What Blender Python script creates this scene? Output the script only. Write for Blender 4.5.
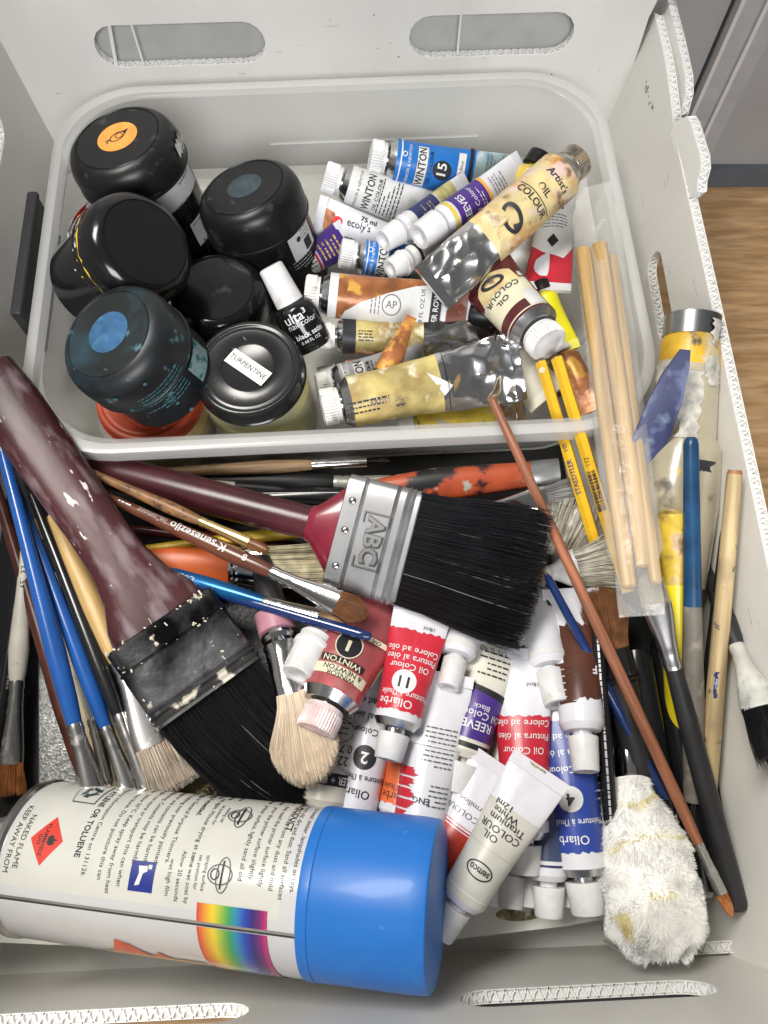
import bpy, bmesh, math, random
from math import sin, cos, pi, radians, sqrt, hypot
from mathutils import Vector, Matrix, noise
random.seed(7)
for o in list(bpy.data.objects): bpy.data.objects.remove(o)
SC = bpy.context.scene
COL = SC.collection
MMS = 0.001                                    # everything below is written in millimetres

# ------------------------------------------------------------------ camera
FPX, PITCH, CH = 770.0, radians(69), 400.0
cam_d = bpy.data.cameras.new('camera'); cam = bpy.data.objects.new('camera', cam_d); COL.objects.link(cam)
cam.location = (0, 0, CH * MMS); cam.rotation_euler = (pi / 2 - PITCH, 0, 0)
cam_d.sensor_width = 36; cam_d.lens = FPX / 1024 * 36; cam_d.clip_start = 0.01; cam_d.clip_end = 50
SC.camera = cam
CAMV = Vector((0, 0, CH))

# ------------------------------------------------------------------ room light
W = bpy.data.worlds.new('World'); SC.world = W; W.use_nodes = True
nt = W.node_tree; bg = nt.nodes['Background']
tc = nt.nodes.new('ShaderNodeTexCoord'); sp = nt.nodes.new('ShaderNodeSeparateXYZ')
rmp = nt.nodes.new('ShaderNodeValToRGB')
nt.links.new(tc.outputs['Generated'], sp.inputs[0]); nt.links.new(sp.outputs['Z'], rmp.inputs[0])
rmp.color_ramp.elements[0].position = 0.0; rmp.color_ramp.elements[0].color = (.30, .30, .305, 1)
rmp.color_ramp.elements[1].position = 0.75; rmp.color_ramp.elements[1].color = (.40, .40, .39, 1)
nt.links.new(rmp.outputs[0], bg.inputs[0]); bg.inputs[1].default_value = 0.36
def area(name, loc, target, size, size_y, power, col):
    d = bpy.data.lights.new(name, 'AREA'); d.shape = 'RECTANGLE'; d.size = size; d.size_y = size_y
    d.energy = power; d.color = col
    o = bpy.data.objects.new(name, d); COL.objects.link(o); o.location = loc
    o.rotation_euler = (Vector(target) - Vector(loc)).to_track_quat('-Z', 'Y').to_euler()
area('ceiling_lamp', (-.50, .50, 1.45), (0, .12, 0), .8, .35, 31, (1, .965, .90))
area('window_light', (.10, -1.2, 1.25), (0, .2, 0), .9, .6, 32, (.97, .97, 1))
SC.view_settings.view_transform = 'Standard'; SC.view_settings.look = 'None'
SC.view_settings.exposure = 0.05; SC.view_settings.gamma = 1
SC.render.engine = 'CYCLES'
SC.cycles.max_bounces = 12; SC.cycles.diffuse_bounces = 8; SC.cycles.transparent_max_bounces = 16; SC.cycles.use_denoising = True
SC.cycles.caustics_reflective = False; SC.cycles.caustics_refractive = False

def U(p):
    """a sight line through the photograph met at a height: (px, py, z) -> point in mm"""
    px, py, z = p
    r = (px - 384) / FPX; u = (512 - py) / FPX
    c, s = cos(PITCH), sin(PITCH)
    t = (z - CH) / (-s + c * u)
    return Vector((r * t, (c + s * u) * t, z))

# ------------------------------------------------------------------ materials
_M = {}
def M(key, col=None, rough=.45, metal=0, var=.07, vs=70, spots=(), bump=None, spec=.5, coat=0, trans=0, see=0,
      transl=0, ior=1.45, sheen=0, stretch=None):
    """procedural material: base colour with soft variation, blotches (colour, scale, from, to[, rough]), bump (scale, mm)"""
    if key in _M: return _M[key]
    m = bpy.data.materials.new(key); _M[key] = m; m.use_nodes = True
    n, l = m.node_tree.nodes, m.node_tree.links
    b = n['Principled BSDF']
    tcn = n.new('ShaderNodeTexCoord'); oi = n.new('ShaderNodeObjectInfo')
    add = n.new('ShaderNodeVectorMath'); add.operation = 'ADD'
    l.new(tcn.outputs['Object'], add.inputs[0]); l.new(oi.outputs['Random'], add.inputs[1])
    vec = add.outputs[0]
    if stretch:
        mp = n.new('ShaderNodeMapping'); mp.inputs['Scale'].default_value = stretch
        l.new(vec, mp.inputs[0]); svec = mp.outputs[0]
    else: svec = vec
    def noi(scale, det=3, v=None):
        t = n.new('ShaderNodeTexNoise'); t.inputs['Scale'].default_value = scale; t.inputs['Detail'].default_value = det
        l.new(v or vec, t.inputs['Vector']); return t.outputs['Fac']
    def rng(x, a, bb, c, d):
        t = n.new('ShaderNodeMapRange'); t.inputs[1].default_value = a; t.inputs[2].default_value = bb
        t.inputs[3].default_value = c; t.inputs[4].default_value = d; l.new(x, t.inputs[0]); return t.outputs[0]
    cur = None
    if var:
        mx = n.new('ShaderNodeMix'); mx.data_type = 'RGBA'
        mx.inputs[6].default_value = tuple(max(0, c * (1 - var * 1.6)) for c in col) + (1,)
        mx.inputs[7].default_value = tuple(min(1, c * (1 + var)) for c in col) + (1,)
        l.new(rng(noi(vs, 4, svec), .3, .7, 0, 1), mx.inputs[0]); cur = mx.outputs[2]
    rcur = None
    for s in spots:
        mx = n.new('ShaderNodeMix'); mx.data_type = 'RGBA'
        f = rng(noi(s[1], 5, svec if len(s) > 5 else vec), s[2], s[3], 0, 1)
        l.new(f, mx.inputs[0])
        if cur: l.new(cur, mx.inputs[6])
        else: mx.inputs[6].default_value = tuple(col) + (1,)
        mx.inputs[7].default_value = tuple(s[0]) + (1,); cur = mx.outputs[2]
        if len(s) > 4 and s[4] is not None:
            r = n.new('ShaderNodeMix'); l.new(f, r.inputs[0])
            if rcur: l.new(rcur, r.inputs[2])
            else: r.inputs[2].default_value = rough
            r.inputs[3].default_value = s[4]; rcur = r.outputs[0]
            if metal:
                q = n.new('ShaderNodeMath'); q.operation = 'SUBTRACT'; q.inputs[0].default_value = metal; q.use_clamp = True
                l.new(f, q.inputs[1]); l.new(q.outputs[0], b.inputs['Metallic'])
    if cur: l.new(cur, b.inputs['Base Color'])
    else: b.inputs['Base Color'].default_value = tuple(col) + (1,)
    if rcur: l.new(rcur, b.inputs['Roughness'])
    else: b.inputs['Roughness'].default_value = rough
    if not b.inputs['Metallic'].links: b.inputs['Metallic'].default_value = metal
    b.inputs['Specular IOR Level'].default_value = spec
    b.inputs['Coat Weight'].default_value = coat; b.inputs['Coat Roughness'].default_value = .12
    b.inputs['Transmission Weight'].default_value = trans; b.inputs['IOR'].default_value = ior
    b.inputs['Sheen Weight'].default_value = sheen
    if bump:
        bn = n.new('ShaderNodeBump'); bn.inputs['Strength'].default_value = 1; bn.inputs['Distance'].default_value = bump[1] * MMS
        l.new(noi(bump[0], 4, svec), bn.inputs['Height']); l.new(bn.outputs[0], b.inputs['Normal'])
    out = n['Material Output']; sh = b.outputs[0]
    if transl:
        t = n.new('ShaderNodeBsdfTranslucent'); t.inputs[0].default_value = tuple(col) + (1,)
        x = n.new('ShaderNodeMixShader'); x.inputs[0].default_value = transl; l.new(sh, x.inputs[1]); l.new(t.outputs[0], x.inputs[2]); sh = x.outputs[0]
    if see:
        t = n.new('ShaderNodeBsdfTransparent'); t.inputs[0].default_value = (.97, .97, .95, 1)
        x = n.new('ShaderNodeMixShader'); x.inputs[0].default_value = see; l.new(sh, x.inputs[1]); l.new(t.outputs[0], x.inputs[2]); sh = x.outputs[0]
    if sh is not b.outputs[0]: l.new(sh, out.inputs[0])
    return m

BLACK = M('black_plastic', (.009, .009, .010), .34, var=.2, vs=40, spec=.38, spots=(((.06, .06, .06), 160, .62, .8, .6),))
GLOSSBLACK = M('gloss_black', (.008, .008, .009), .13, var=.1, spots=(((.03, .03, .03), 120, .6, .8, .4),))
INK = M('ink', (.015, .015, .018), .5, var=0)
INKSOFT = M('ink_soft', (.09, .09, .10), .5, var=0)
WHITE = M('white_paint', (.70, .70, .70), .32, var=.03)
WHITEP = M('white_cap', (.68, .68, .68), .34, var=.06, vs=150, spots=(((.50, .48, .42), 130, .60, .78), ((.30, .28, .24), 420, .70, .76)))
OFFW = M('lacquer_white', (.66, .66, .70), .26, var=.04, vs=50, bump=(90, .25))
DIRTYW = M('dirty_white_cap', (.70, .69, .65), .4, var=.1, vs=120, spots=(((.30, .27, .22), 170, .56, .75, .6),))
PINKW = M('pink_stained_cap', (.72, .55, .54), .4, var=.1, vs=160, spots=(((.80, .74, .72), 150, .45, .6),))
ALU = M('aluminium', (.58, .58, .59), .24, 1, var=.12, vs=60, bump=(150, .25))
ALUC = M('crumpled_foil', (.66, .66, .67), .2, 1, var=.1, vs=40, bump=(22, .8))
STEEL = M('steel_ferrule', (.52, .51, .50), .24, 1, var=.12, vs=80, stretch=(.2, 1, 1), spots=(((.25, .23, .2), 110, .6, .8, .5),))
CHROME = M('chrome', (.62, .62, .62), .12, 1, var=.05)
GOLDM = M('gold_ferrule', (.72, .52, .22), .25, 1, var=.12, vs=100)

# ------------------------------------------------------------------ mesh building
class MB:
    def __init__(s): s.v = []; s.f = []; s.m = []; s.mats = []
    def mi(s, mat):
        if mat not in s.mats: s.mats.append(mat)
        return s.mats.index(mat)
    def poly(s, pts, mat):
        k = len(s.v); s.v += [tuple(p) for p in pts]; s.f.append(tuple(range(k, k + len(pts)))); s.m.append(s.mi(mat))
    def add(s, vs, fs, mat):
        k = len(s.v); s.v += [tuple(p) for p in vs]; i = s.mi(mat)
        for f in fs: s.f.append(tuple(q + k for q in f)); s.m.append(i)
    def rings(s, rings, mat, close=True, cap0=False, cap1=False):
        k = len(s.v); n = len(rings[0]); i = s.mi(mat)
        for r in rings: s.v += [tuple(p) for p in r]
        for a in range(len(rings) - 1):
            for b in range(n if close else n - 1):
                c = (b + 1) % n
                s.f.append((k + a * n + b, k + (a + 1) * n + b, k + (a + 1) * n + c, k + a * n + c)); s.m.append(i)
        if cap0: s.f.append(tuple(k + b for b in range(n))); s.m.append(i)
        if cap1: s.f.append(tuple(k + (len(rings) - 1) * n + b for b in reversed(range(n)))); s.m.append(i)
    def lathe(s, prof, mat, n=40, ex=2.0, cap0=True, cap1=True, rib=None):
        """prof: (x, ry[, rz]); ex > 2 squares the section; rib = (count, depth)"""
        R = []
        for p in prof:
            x, ry = p[0], p[1]; rz = p[2] if len(p) > 2 else ry
            ring = []
            for q in range(n):
                a = 2 * pi * q / n; c, d = cos(a), sin(a)
                c2 = math.copysign(abs(c) ** (2 / ex), c); d2 = math.copysign(abs(d) ** (2 / ex), d)
                k = 1 - (rib[1] if rib and q % 2 else 0)
                ring.append((x, ry * d2 * k, rz * c2 * k))
            R.append(ring)
        s.rings(R, mat, True, cap0, cap1)
    def box(s, c, d, mat, rot=None):
        vs = []
        for i in (-1, 1):
            for j in (-1, 1):
                for k in (-1, 1):
                    p = Vector((i * d[0] / 2, j * d[1] / 2, k * d[2] / 2))
                    if rot: p = rot @ p
                    vs.append(p + Vector(c))
        s.add(vs, [(0, 1, 3, 2), (4, 6, 7, 5), (0, 4, 5, 1), (2, 3, 7, 6), (0, 2, 6, 4), (1, 5, 7, 3)], mat)
    def strand(s, pts, w, mat, taper=.35):
        """a hair: three-sided tapering prism along pts"""
        k = len(s.v); i = s.mi(mat); n = len(pts)
        for j, p in enumerate(pts):
            d = (pts[min(j + 1, n - 1)] - pts[max(j - 1, 0)])
            a = d.orthogonal().normalized(); b = d.cross(a).normalized()
            r = w * (1 - (1 - taper) * j / (n - 1))
            for q in range(3):
                t = 2 * pi * q / 3 + .4; s.v.append(tuple(p + a * (r * cos(t)) + b * (r * sin(t))))
        for j in range(n - 1):
            for q in range(3):
                c = (q + 1) % 3
                s.f.append((k + j * 3 + q, k + j * 3 + c, k + j * 3 + 3 + c, k + j * 3 + 3 + q)); s.m.append(i)
    def build(s, name, parent=None, M4=None, sharp=38):
        me = bpy.data.meshes.new(name)
        me.from_pydata([(a * MMS, b * MMS, c * MMS) for a, b, c in s.v], [], s.f)
        for m in s.mats: me.materials.append(m)
        me.polygons.foreach_set('material_index', s.m)
        me.polygons.foreach_set('use_smooth', [True] * len(s.f))
        me.update(); 
        try: me.set_sharp_from_angle(angle=radians(sharp))
        except Exception: pass
        o = bpy.data.objects.new(name, me); COL.objects.link(o)
        if parent: o.parent = parent
        if M4 is not None: o.matrix_world = M4
        return o

def frame(A, B, roll=0, up=None):
    """local x runs A -> B, local z turns to the light of day (towards the viewer of the box), rolled by degrees"""
    X = (B - A).normalized(); ref = Vector(up) if up else (CAMV - (A + B) / 2)
    Z = (ref - X * ref.dot(X)).normalized(); Y = Z.cross(X)
    if roll:
        c, s = cos(radians(roll)), sin(radians(roll)); Y, Z = Y * c + Z * s, Z * c - Y * s
    m = Matrix((X, Y, Z)).transposed().to_4x4(); m.translation = A * MMS
    return m
def thing(name, label, cat, M4=None, group=None, kind=None):
    o = bpy.data.objects.new(name, None); COL.objects.link(o); o.empty_display_size = .01
    if M4 is not None: o.matrix_world = M4
    return tag(o, label, cat, group, kind)
def tag(o, label=None, cat=None, group=None, kind=None):
    if label: o['label'] = label
    if cat: o['category'] = cat
    if group: o['group'] = group
    if kind: o['kind'] = kind
    return o
def sm(t): t = max(0, min(1, t)); return t * t * (3 - 2 * t)
def lerp(a, b, t): return a + (b - a) * t

# ------------------------------------------------------------------ marks and writing laid on a surface
_T = {}
def text_geo(s, bold=0, italic=0):
    k = (s, bold, italic)
    if k not in _T:
        c = bpy.data.curves.new('writing', 'FONT'); c.body = s; c.align_x = 'CENTER'; c.align_y = 'CENTER'; c.size = 1
        c.resolution_u = 2; c.offset = bold; c.shear = italic
        o = bpy.data.objects.new('writing', c); me = bpy.data.meshes.new_from_object(o)
        _T[k] = ([Vector(v.co) for v in me.vertices], [tuple(p.vertices) for p in me.polygons])
        bpy.data.objects.remove(o); bpy.data.meshes.remove(me); bpy.data.curves.remove(c)
    return _T[k]
class Marks:
    """flat shapes in (s, v) mm carried onto a surface by fn(s, v, h) -> point"""
    def __init__(s, fn, step=1.6, h=.10): s.fn = fn; s.step = step; s.h = h; s.mb = MB(); s.ts = 1; s.inc = .06
    def _put(s, vs, fs, mat, grid=True):
        bm = bmesh.new(); bv = [bm.verts.new((p[0], p[1], 0)) for p in vs]
        for f in fs:
            try: bm.faces.new([bv[i] for i in f])
            except ValueError: pass
        if grid:
            for ax in (0, 1):
                lo = min(p[ax] for p in vs); hi = max(p[ax] for p in vs); k = math.ceil(lo / s.step + .01)
                while k * s.step < hi - .01:
                    co = [0, 0, 0]; co[ax] = k * s.step; no = [0, 0, 0]; no[ax] = 1
                    bmesh.ops.bisect_plane(bm, geom=bm.verts[:] + bm.edges[:] + bm.faces[:], plane_co=co, plane_no=no)
                    k += 1
        bm.verts.index_update()
        s.mb.add([s.fn(v.co.x, v.co.y, s.h) for v in bm.verts], [[v.index for v in f.verts] for f in bm.faces], mat)
        bm.free(); s.h += s.inc
        return s
    def poly(s, pts, mat):
        bm = bmesh.new(); vs = [bm.verts.new((p[0], p[1], 0)) for p in pts]
        for i in range(len(vs)): bm.edges.new((vs[i], vs[(i + 1) % len(vs)]))
        bmesh.ops.triangle_fill(bm, edges=bm.edges[:], use_beauty=True)
        bm.verts.index_update()
        fs = []
        for f in bm.faces:
            ix = [v.index for v in f.verts]
            a, b, c = (bm.verts[i].co for i in ix) if False else [v.co for v in f.verts]
            if (b - a).cross(c - a).z < 0: ix.reverse()
            fs.append(ix)
        out = [(v.co.x, v.co.y) for v in bm.verts]; bm.free()
        return s._put(out, fs, mat)
    def rect(s, s0, s1, v0, v1, mat, rot=0):
        p = [(s0, v0), (s1, v0), (s1, v1), (s0, v1)]
        if rot:
            cx, cy = (s0 + s1) / 2, (v0 + v1) / 2; c, d = cos(radians(rot)), sin(radians(rot))
            p = [(cx + (x - cx) * c - (y - cy) * d, cy + (x - cx) * d + (y - cy) * c) for x, y in p]
        return s._put(p, [(0, 1, 2, 3)], mat)
    def disc(s, x, y, r, mat, ry=None, n=28, rot=0):
        ry = ry or r; c, d = cos(radians(rot)), sin(radians(rot)); pts = []
        for i in range(n):
            a, b = r * cos(2 * pi * i / n), ry * sin(2 * pi * i / n); pts.append((x + a * c - b * d, y + a * d + b * c))
        return s._put(pts, [tuple(range(n))], mat)
    def ring(s, x, y, r, w, mat, ry=None, rot=0, n=32):
        ry = ry or r; c, d = cos(radians(rot)), sin(radians(rot)); pts = []
        for k in (0, w):
            for i in range(n):
                a, b = (r - k) * cos(2 * pi * i / n), (ry - k) * sin(2 * pi * i / n); pts.append((x + a * c - b * d, y + a * d + b * c))
        return s._put(pts, [(i, (i + 1) % n, n + (i + 1) % n, n + i) for i in range(n)], mat, False)
    def text(s, t, x, y, size, mat, rot=90, bold=0, sx=1.0, italic=0):
        vs, fs = text_geo(t, bold, italic); c, d = cos(radians(rot)), sin(radians(rot)); q = size * 1.33 * s.ts
        return s._put([(x + (p.x * sx * c - p.y * d) * q, y + (p.x * sx * d + p.y * c) * q) for p in vs], fs, mat, size > 3)
    def lines(s, x, y, n, gap, length, mat, rot=90, t=.45, align='l'):
        """rows of print too small to read: broken thin strokes"""
        c, d = cos(radians(rot)), sin(radians(rot)); rr = random.Random(int(x * 31 + y * 17 + n)); P = []; F = []
        for i in range(n):
            end = length * (1 if rr.random() < .6 else rr.uniform(.5, .95)); q = -length / 2
            if align == 'c': q = -end / 2
            stop = q + end
            while q < stop:
                w = min(rr.uniform(.8, 3.2), stop - q); yy = -i * gap
                if w > .3:
                    k = len(P)
                    for a, b in ((q, yy - t / 2), (q + w, yy - t / 2), (q + w, yy + t / 2), (q, yy + t / 2)):
                        P.append((x + a * c - b * d, y + a * d + b * c))
                    F.append((k, k + 1, k + 2, k + 3))
                q += w + .55
        return s._put(P, F, mat, False)
    def jag(s, s0, s1, v0, v1, amp, mat, n=26, seed=1, sides='s'):
        """a brush-stroke patch: rough along its ends (s) or flanks (v)"""
        rr = random.Random(seed); a, b = [], []
        if sides == 's':
            for i in range(n + 1):
                v = lerp(v0, v1, i / n); a.append((s0 + rr.uniform(-amp, amp), v)); b.append((s1 + rr.uniform(-amp, amp), v))
        else:
            for i in range(n + 1):
                q = lerp(s0, s1, i / n); a.append((q, v0 + rr.uniform(-amp, amp))); b.append((q, v1 + rr.uniform(-amp, amp)))
        fs = [(i, i + 1, n + 2 + i, n + 1 + i) if sides == 's' else (i, i + 1, n + 2 + i, n + 1 + i) for i in range(n)]
        if sides == 's': fs = [tuple(reversed(f)) for f in fs]
        return s._put(a + b, fs, mat)
    def bars(s, x, y, w, h, mat, rot=0, seed=1):
        rr = random.Random(seed); q = 0; c, d = cos(radians(rot)), sin(radians(rot)); P = []; F = []
        while q < w:
            t = rr.choice((.25, .35, .6, .8)); k = len(P)
            for a, b in ((q, 0), (q + t, 0), (q + t, h), (q, h)): P.append((x + a * c - b * d, y + a * d + b * c))
            F.append((k, k + 1, k + 2, k + 3)); q += t + rr.choice((.25, .35, .6))
        return s._put(P, F, mat, False)
    def build(s, parent, name='label'):
        o = s.mb.build(name, parent); return o
def round_map(prof):
    """surface of a lathe: s along x, v round the girth from the top"""
    def fn(s, v, h):
        for (a, b) in zip(prof, prof[1:]):
            if a[0] <= s <= b[0] and b[0] > a[0]:
                r = lerp(a[1], b[1], (s - a[0]) / (b[0] - a[0])); break
        else: r = prof[-1][1] if s > prof[-1][0] else prof[0][1]
        a = v / max(r, .1); return (s, (r + h) * sin(a), (r + h) * cos(a))
    return fn
#@@SETTING
# ------------------------------------------------------------------ the setting: table, cabinet, box
YAW = radians(2.5)
BOXM = Matrix.Rotation(YAW, 4, 'Z')
def bx(x, y, z): return Vector((x * cos(YAW) - y * sin(YAW), x * sin(YAW) + y * cos(YAW), z))
WOOD = M('oak_table', (.37, .225, .105), .5, var=.22, vs=26, stretch=(1, 7, 1), bump=(60, .12),
         spots=(((.25, .14, .06), 34, .46, .72, None, 1), ((.50, .35, .20), 18, .5, .8, None, 1)))
t = MB(); t.rings([[(-900, -900, -72), (900, -900, -72), (900, 490, -72), (-900, 490, -72)], [(-900, -900, -66), (900, -900, -66), (900, 490, -66), (-900, 490, -66)]], WOOD, True, True, True)
tag(t.build('table_top'), kind='structure')
GREYP = M('cabinet_grey', (.30, .30, .295), .55, var=.06, vs=12)
GREYD = M('cabinet_seam', (.03, .032, .035), .6, var=0)
GREYE = M('cabinet_edge_strip', (.55, .55, .54), .35, .1, var=.05)
cab = thing('grey_cabinet', 'grey cabinet with pale upright edge strips behind the wooden table top', 'cabinet', Matrix.Translation((0, .450, -.066)))
c = MB(); c.box((0, 15, 450), (1400, 24, 900), GREYP); c.build('door', cab)
c = MB(); c.box((0, 1, 9), (1400, 6, 18), M('cabinet_plinth', (.09, .10, .115), .6, var=.05)); c.build('plinth', cab)
for x0, x1, m_, y_ in ((213, 239, M('cabinet_stile', (.34, .34, .34), .5, var=.05), -4), (225, 227.5, GREYE, -7), (210.5, 213, GREYE, -6)):
    c = MB(); c.box(((x0 + x1) / 2, y_ / 2 + 1, 450), (x1 - x0, -y_ + 4, 900), m_); c.build('edge_strip', cab)
for x_ in (209.6, 240.5):
    c = MB(); c.box((x_, 2.4, 450), (1.2, 2, 900), GREYD); c.build('seam', cab)

PP = M('white_corflute', (.87, .86, .825), .26, var=.05, vs=9, transl=.30, spots=(((.74, .73, .69), 16, .52, .8, None, 1),), stretch=(1, 1, .3), bump=(30, .15))
PPE = M('white_corflute_edge', (.88, .88, .87), .32, var=.02, transl=.25)
SMUDGE = M('grime', (.33, .32, .29), .6, var=.2)
def panel(outline, holes, fn, thick, edges, parent, name, mat=PP, flute=4.4, web=1.5):
    """a corrugated sheet: two skins with cut-outs and zigzag webs that show along its cut edges.
    fn(u, v, d) -> point, d runs from the inner skin (0) to the outer (thick); edges = polylines with the sheet on their left"""
    mb = MB()
    for d0, d1 in ((0, .5), (thick - .5, thick)):
        bm = bmesh.new(); loops = [outline] + holes
        for lp in loops:
            vs = [bm.verts.new((p[0], p[1], 0)) for p in lp]
            for i in range(len(vs)): bm.edges.new((vs[i], vs[(i + 1) % len(vs)]))
        bmesh.ops.triangle_fill(bm, edges=bm.edges[:], use_beauty=True)
        bm.verts.index_update()
        co = [(v.co.x, v.co.y) for v in bm.verts]; fs = [[v.index for v in f.verts] for f in bm.faces]; bm.free()
        for d in (d0, d1): mb.add([fn(u, v, d) for u, v in co], fs, mat)
        for lp in loops:
            n = len(lp)
            mb.add([fn(u, v, d0) for u, v in lp] + [fn(u, v, d1) for u, v in lp], [(i, (i + 1) % n, n + (i + 1) % n, n + i) for i in range(n)], mat)
    for pl in edges:
        side = 0; run = 0.0
        for (a, b) in zip(pl, pl[1:]):
            L = hypot(b[0] - a[0], b[1] - a[1]); 
            if L < .01: continue
            tx, ty = (b[0] - a[0]) / L, (b[1] - a[1]) / L; nx, ny = -ty, tx
            q = run
            while q < L:
                q1 = min(q + flute / 2, L)
                d0, d1 = (0.3, thick - .3) if side % 2 == 0 else (thick - .3, .3)
                P = []
                for k in range(5):
                    f = k / 4; P.append((lerp(q, q1, f) + .9 * sin(pi * f) * (1 if side % 4 < 2 else .5), lerp(d0, d1, f)))
                for w_, off in ((0, .28), (1, -.28)): pass
                rows = []
                for (qq, dd) in P:
                    rows.append([fn(a[0] + tx * (qq + o_) + nx * w2, a[1] + ty * (qq + o_) + ny * w2, dd) for o_, w2 in ((-.45, -.05), (.45, -.05), (.45, web), (-.45, web))])
                mb.rings(rows, PPE, True, True, True)
                side += 1; q = q1
            run = 0
            w3 = 1.5
            mb.poly([fn(a[0] + nx * w3, a[1] + ny * w3, .2), fn(b[0] + nx * w3, b[1] + ny * w3, .2), fn(b[0] + nx * w3, b[1] + ny * w3, thick - .2), fn(a[0] + nx * w3, a[1] + ny * w3, thick - .2)], mat)
    return mb.build(name, parent, sharp=30)
def arc(cx, cy, r, a0, a1, n=8): return [(cx + r * cos(radians(lerp(a0, a1, i / n))), cy + r * sin(radians(lerp(a0, a1, i / n)))) for i in range(n + 1)]
def slot(u0, u1, v0, v1):
    r = (v1 - v0) / 2; m = (v0 + v1) / 2
    return arc(u1 - r, m, r, -90, 90) + arc(u0 + r, m, r, 90, 270)       # counter-clockwise
def hole_edge(h): return [h[i] for i in range(len(h))][::-1] + [h[-1]]
box = thing('storage_box', 'white translucent corrugated plastic storage box with handle slots holding all the paints', 'storage box', BOXM)
ZB = -65.9
bk = lambda u, v, d: (u, 420 + .06 * (v - 80) + d, v)
hs = [slot(-150, -51, 66, 91), slot(33, 130, 66, 91)]
panel([(-205, ZB), (170, ZB), (172, 86), (205, 260), (-209, 260)], hs, bk, 5, [hole_edge(h) for h in hs], box, 'back_panel')
fr = lambda u, v, d: (u, -70 - .04 * (v - 40) - d, v)
hs = [slot(-250, -55, 42, 68), slot(26, 126, 42, 66)]
panel([(-230, ZB), (172, ZB), (182, 190), (-240, 190)], [slot(-190, -55, 42, 68), hs[1]], fr, 5, [hole_edge(slot(-190, -55, 42, 68)), hole_edge(hs[1])], box, 'front_panel')
lf = lambda u, v, d: (-197 - .06 * v - d, u, v)
h = slot(300, 376, 66, 92)
panel([(-75, ZB), (425, ZB), (425, 215), (-75, 215)], [h], lf, 5, [hole_edge(h)], box, 'left_panel')
rt = lambda u, v, d: (158 + (u - 200) * .024 + .145 * v + d, u, v)
rim = [(424, 86), (392, 87), (372, 86), (352, 84), (335, 82), (318, 82), (200, 84), (95, 85), (20, 86), (-72, 88)]
h = slot(232, 288, 34, 50)
panel([(-75, ZB), (425, ZB)] + rim, [h], rt, 5, [rim, hole_edge(h)], box, 'right_panel', flute=4.8)
h2 = [(341, 84), (339, 89), (336, 93), (330, 94.5), (318, 95), (306, 95.5), (299, 94), (295, 90), (290, 88), (291, 83)]
panel([(339, 79), (293, 79)] + [p for p in h2[::-1]], [], lambda u, v, d: (160.2 + .145 * v + d + (max(0, v - 78)) * .10 + .6, u, v), 5.2, [h2], box, 'handle_tab', flute=5.2)
r2 = [(428, 92), (412, 92), (392, 92), (368, 91), (358, 88), (352, 80)]
panel([(352, 20), (428, 20)] + r2, [], lambda u, v, d: (168.5 + .145 * v + d, u, v), 4.5, [r2], box, 'side_flap', flute=5.2)
panel([(104, -30), (162, -30), (164, 9), (116, 9), (106, 4)], [], lambda u, v, d: (u, -63.5 - .04 * (v - 40) - d, v), 5, [[(164, 9), (116, 9), (106, 4)]], box, 'corner_flap', flute=5.2)
bf = lambda u, v, d: (u + .05 * v, 408 + d, v)
fl = MB(); fl.box((-17, 174, -30), (372, 494, 4), PP); fl.build('base_panel', box)
# corner folds, faint creases in the sheet
cf = MB()
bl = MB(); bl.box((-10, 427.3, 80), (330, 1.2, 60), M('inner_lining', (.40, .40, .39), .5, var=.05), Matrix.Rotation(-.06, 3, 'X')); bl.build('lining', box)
cf.rings([[(-150, 419.2, 20), (-149, 418.8, 20), (-148, 419.2, 20)], [(-118, 426.5, 225), (-117, 426.2, 225), (-116, 426.5, 225)]], PPE, True)
cf.build('crease', box); cf = MB()
cf.rings([[(62, 417.2, -20), (62.6, 416.9, -20), (63.2, 417.2, -20)], [(62, 427.5, 215), (62.6, 427.1, 215), (63.2, 427.5, 215)]], PPE, True)
cf.build('crease', box); cf = MB()
cf.rings([[(-126, 416, -20), (-125.4, 415.7, -20), (-124.8, 416, -20)], [(-126, 427.5, 215), (-125.4, 427.1, 215), (-124.8, 427.5, 215)]], PPE, True)
cf.build('crease', box)
# the outer skin seen through the right front slot
LAV = M('lavender_lining', (.36, .37, .47), .55, var=.05)
li = MB(); li.box((78, -79, 50), (130, 2, 70), LAV)
li.build('lining', box)

m_ = Marks(lambda s, v, h: bk(s, v, -h), h=.15); rr = random.Random(8); m_.inc = 0
SCUFF = M('scuff', (.52, .51, .47), .5, var=.2); SCUFFD = M('scuff_dark', (.20, .19, .18), .5, var=.2)
for i in range(26):
    x_, z_ = rr.uniform(-190, 160), rr.uniform(40, 112); l_ = rr.uniform(1, 9)
    if rr.random() < .35: m_.disc(x_, z_, rr.uniform(.3, .7), SCUFFD, n=8)
    else: m_.jag(x_, x_ + l_, z_, z_ + rr.uniform(.2, .5), .15, SCUFF, 4, i, 'v')
m_.build(box, 'scuffs')
m_ = Marks(lambda s, v, h: rt(s, v, -h), h=.15); m_.inc = 0
for i in range(9): m_.rect(392 - i * 2.6 + rr.uniform(-1, 1), 393.4 - i * 2.6, 66 + rr.uniform(-3, 3), 67 + rr.uniform(-1, 2), SCUFFD)
for i in range(16):
    x_, z_ = rr.uniform(-40, 330), rr.uniform(20, 78); m_.jag(x_, x_ + rr.uniform(2, 12), z_, z_ + .4, .2, SCUFF, 5, i, 'v')
m_.build(box, 'scuffs')
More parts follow.
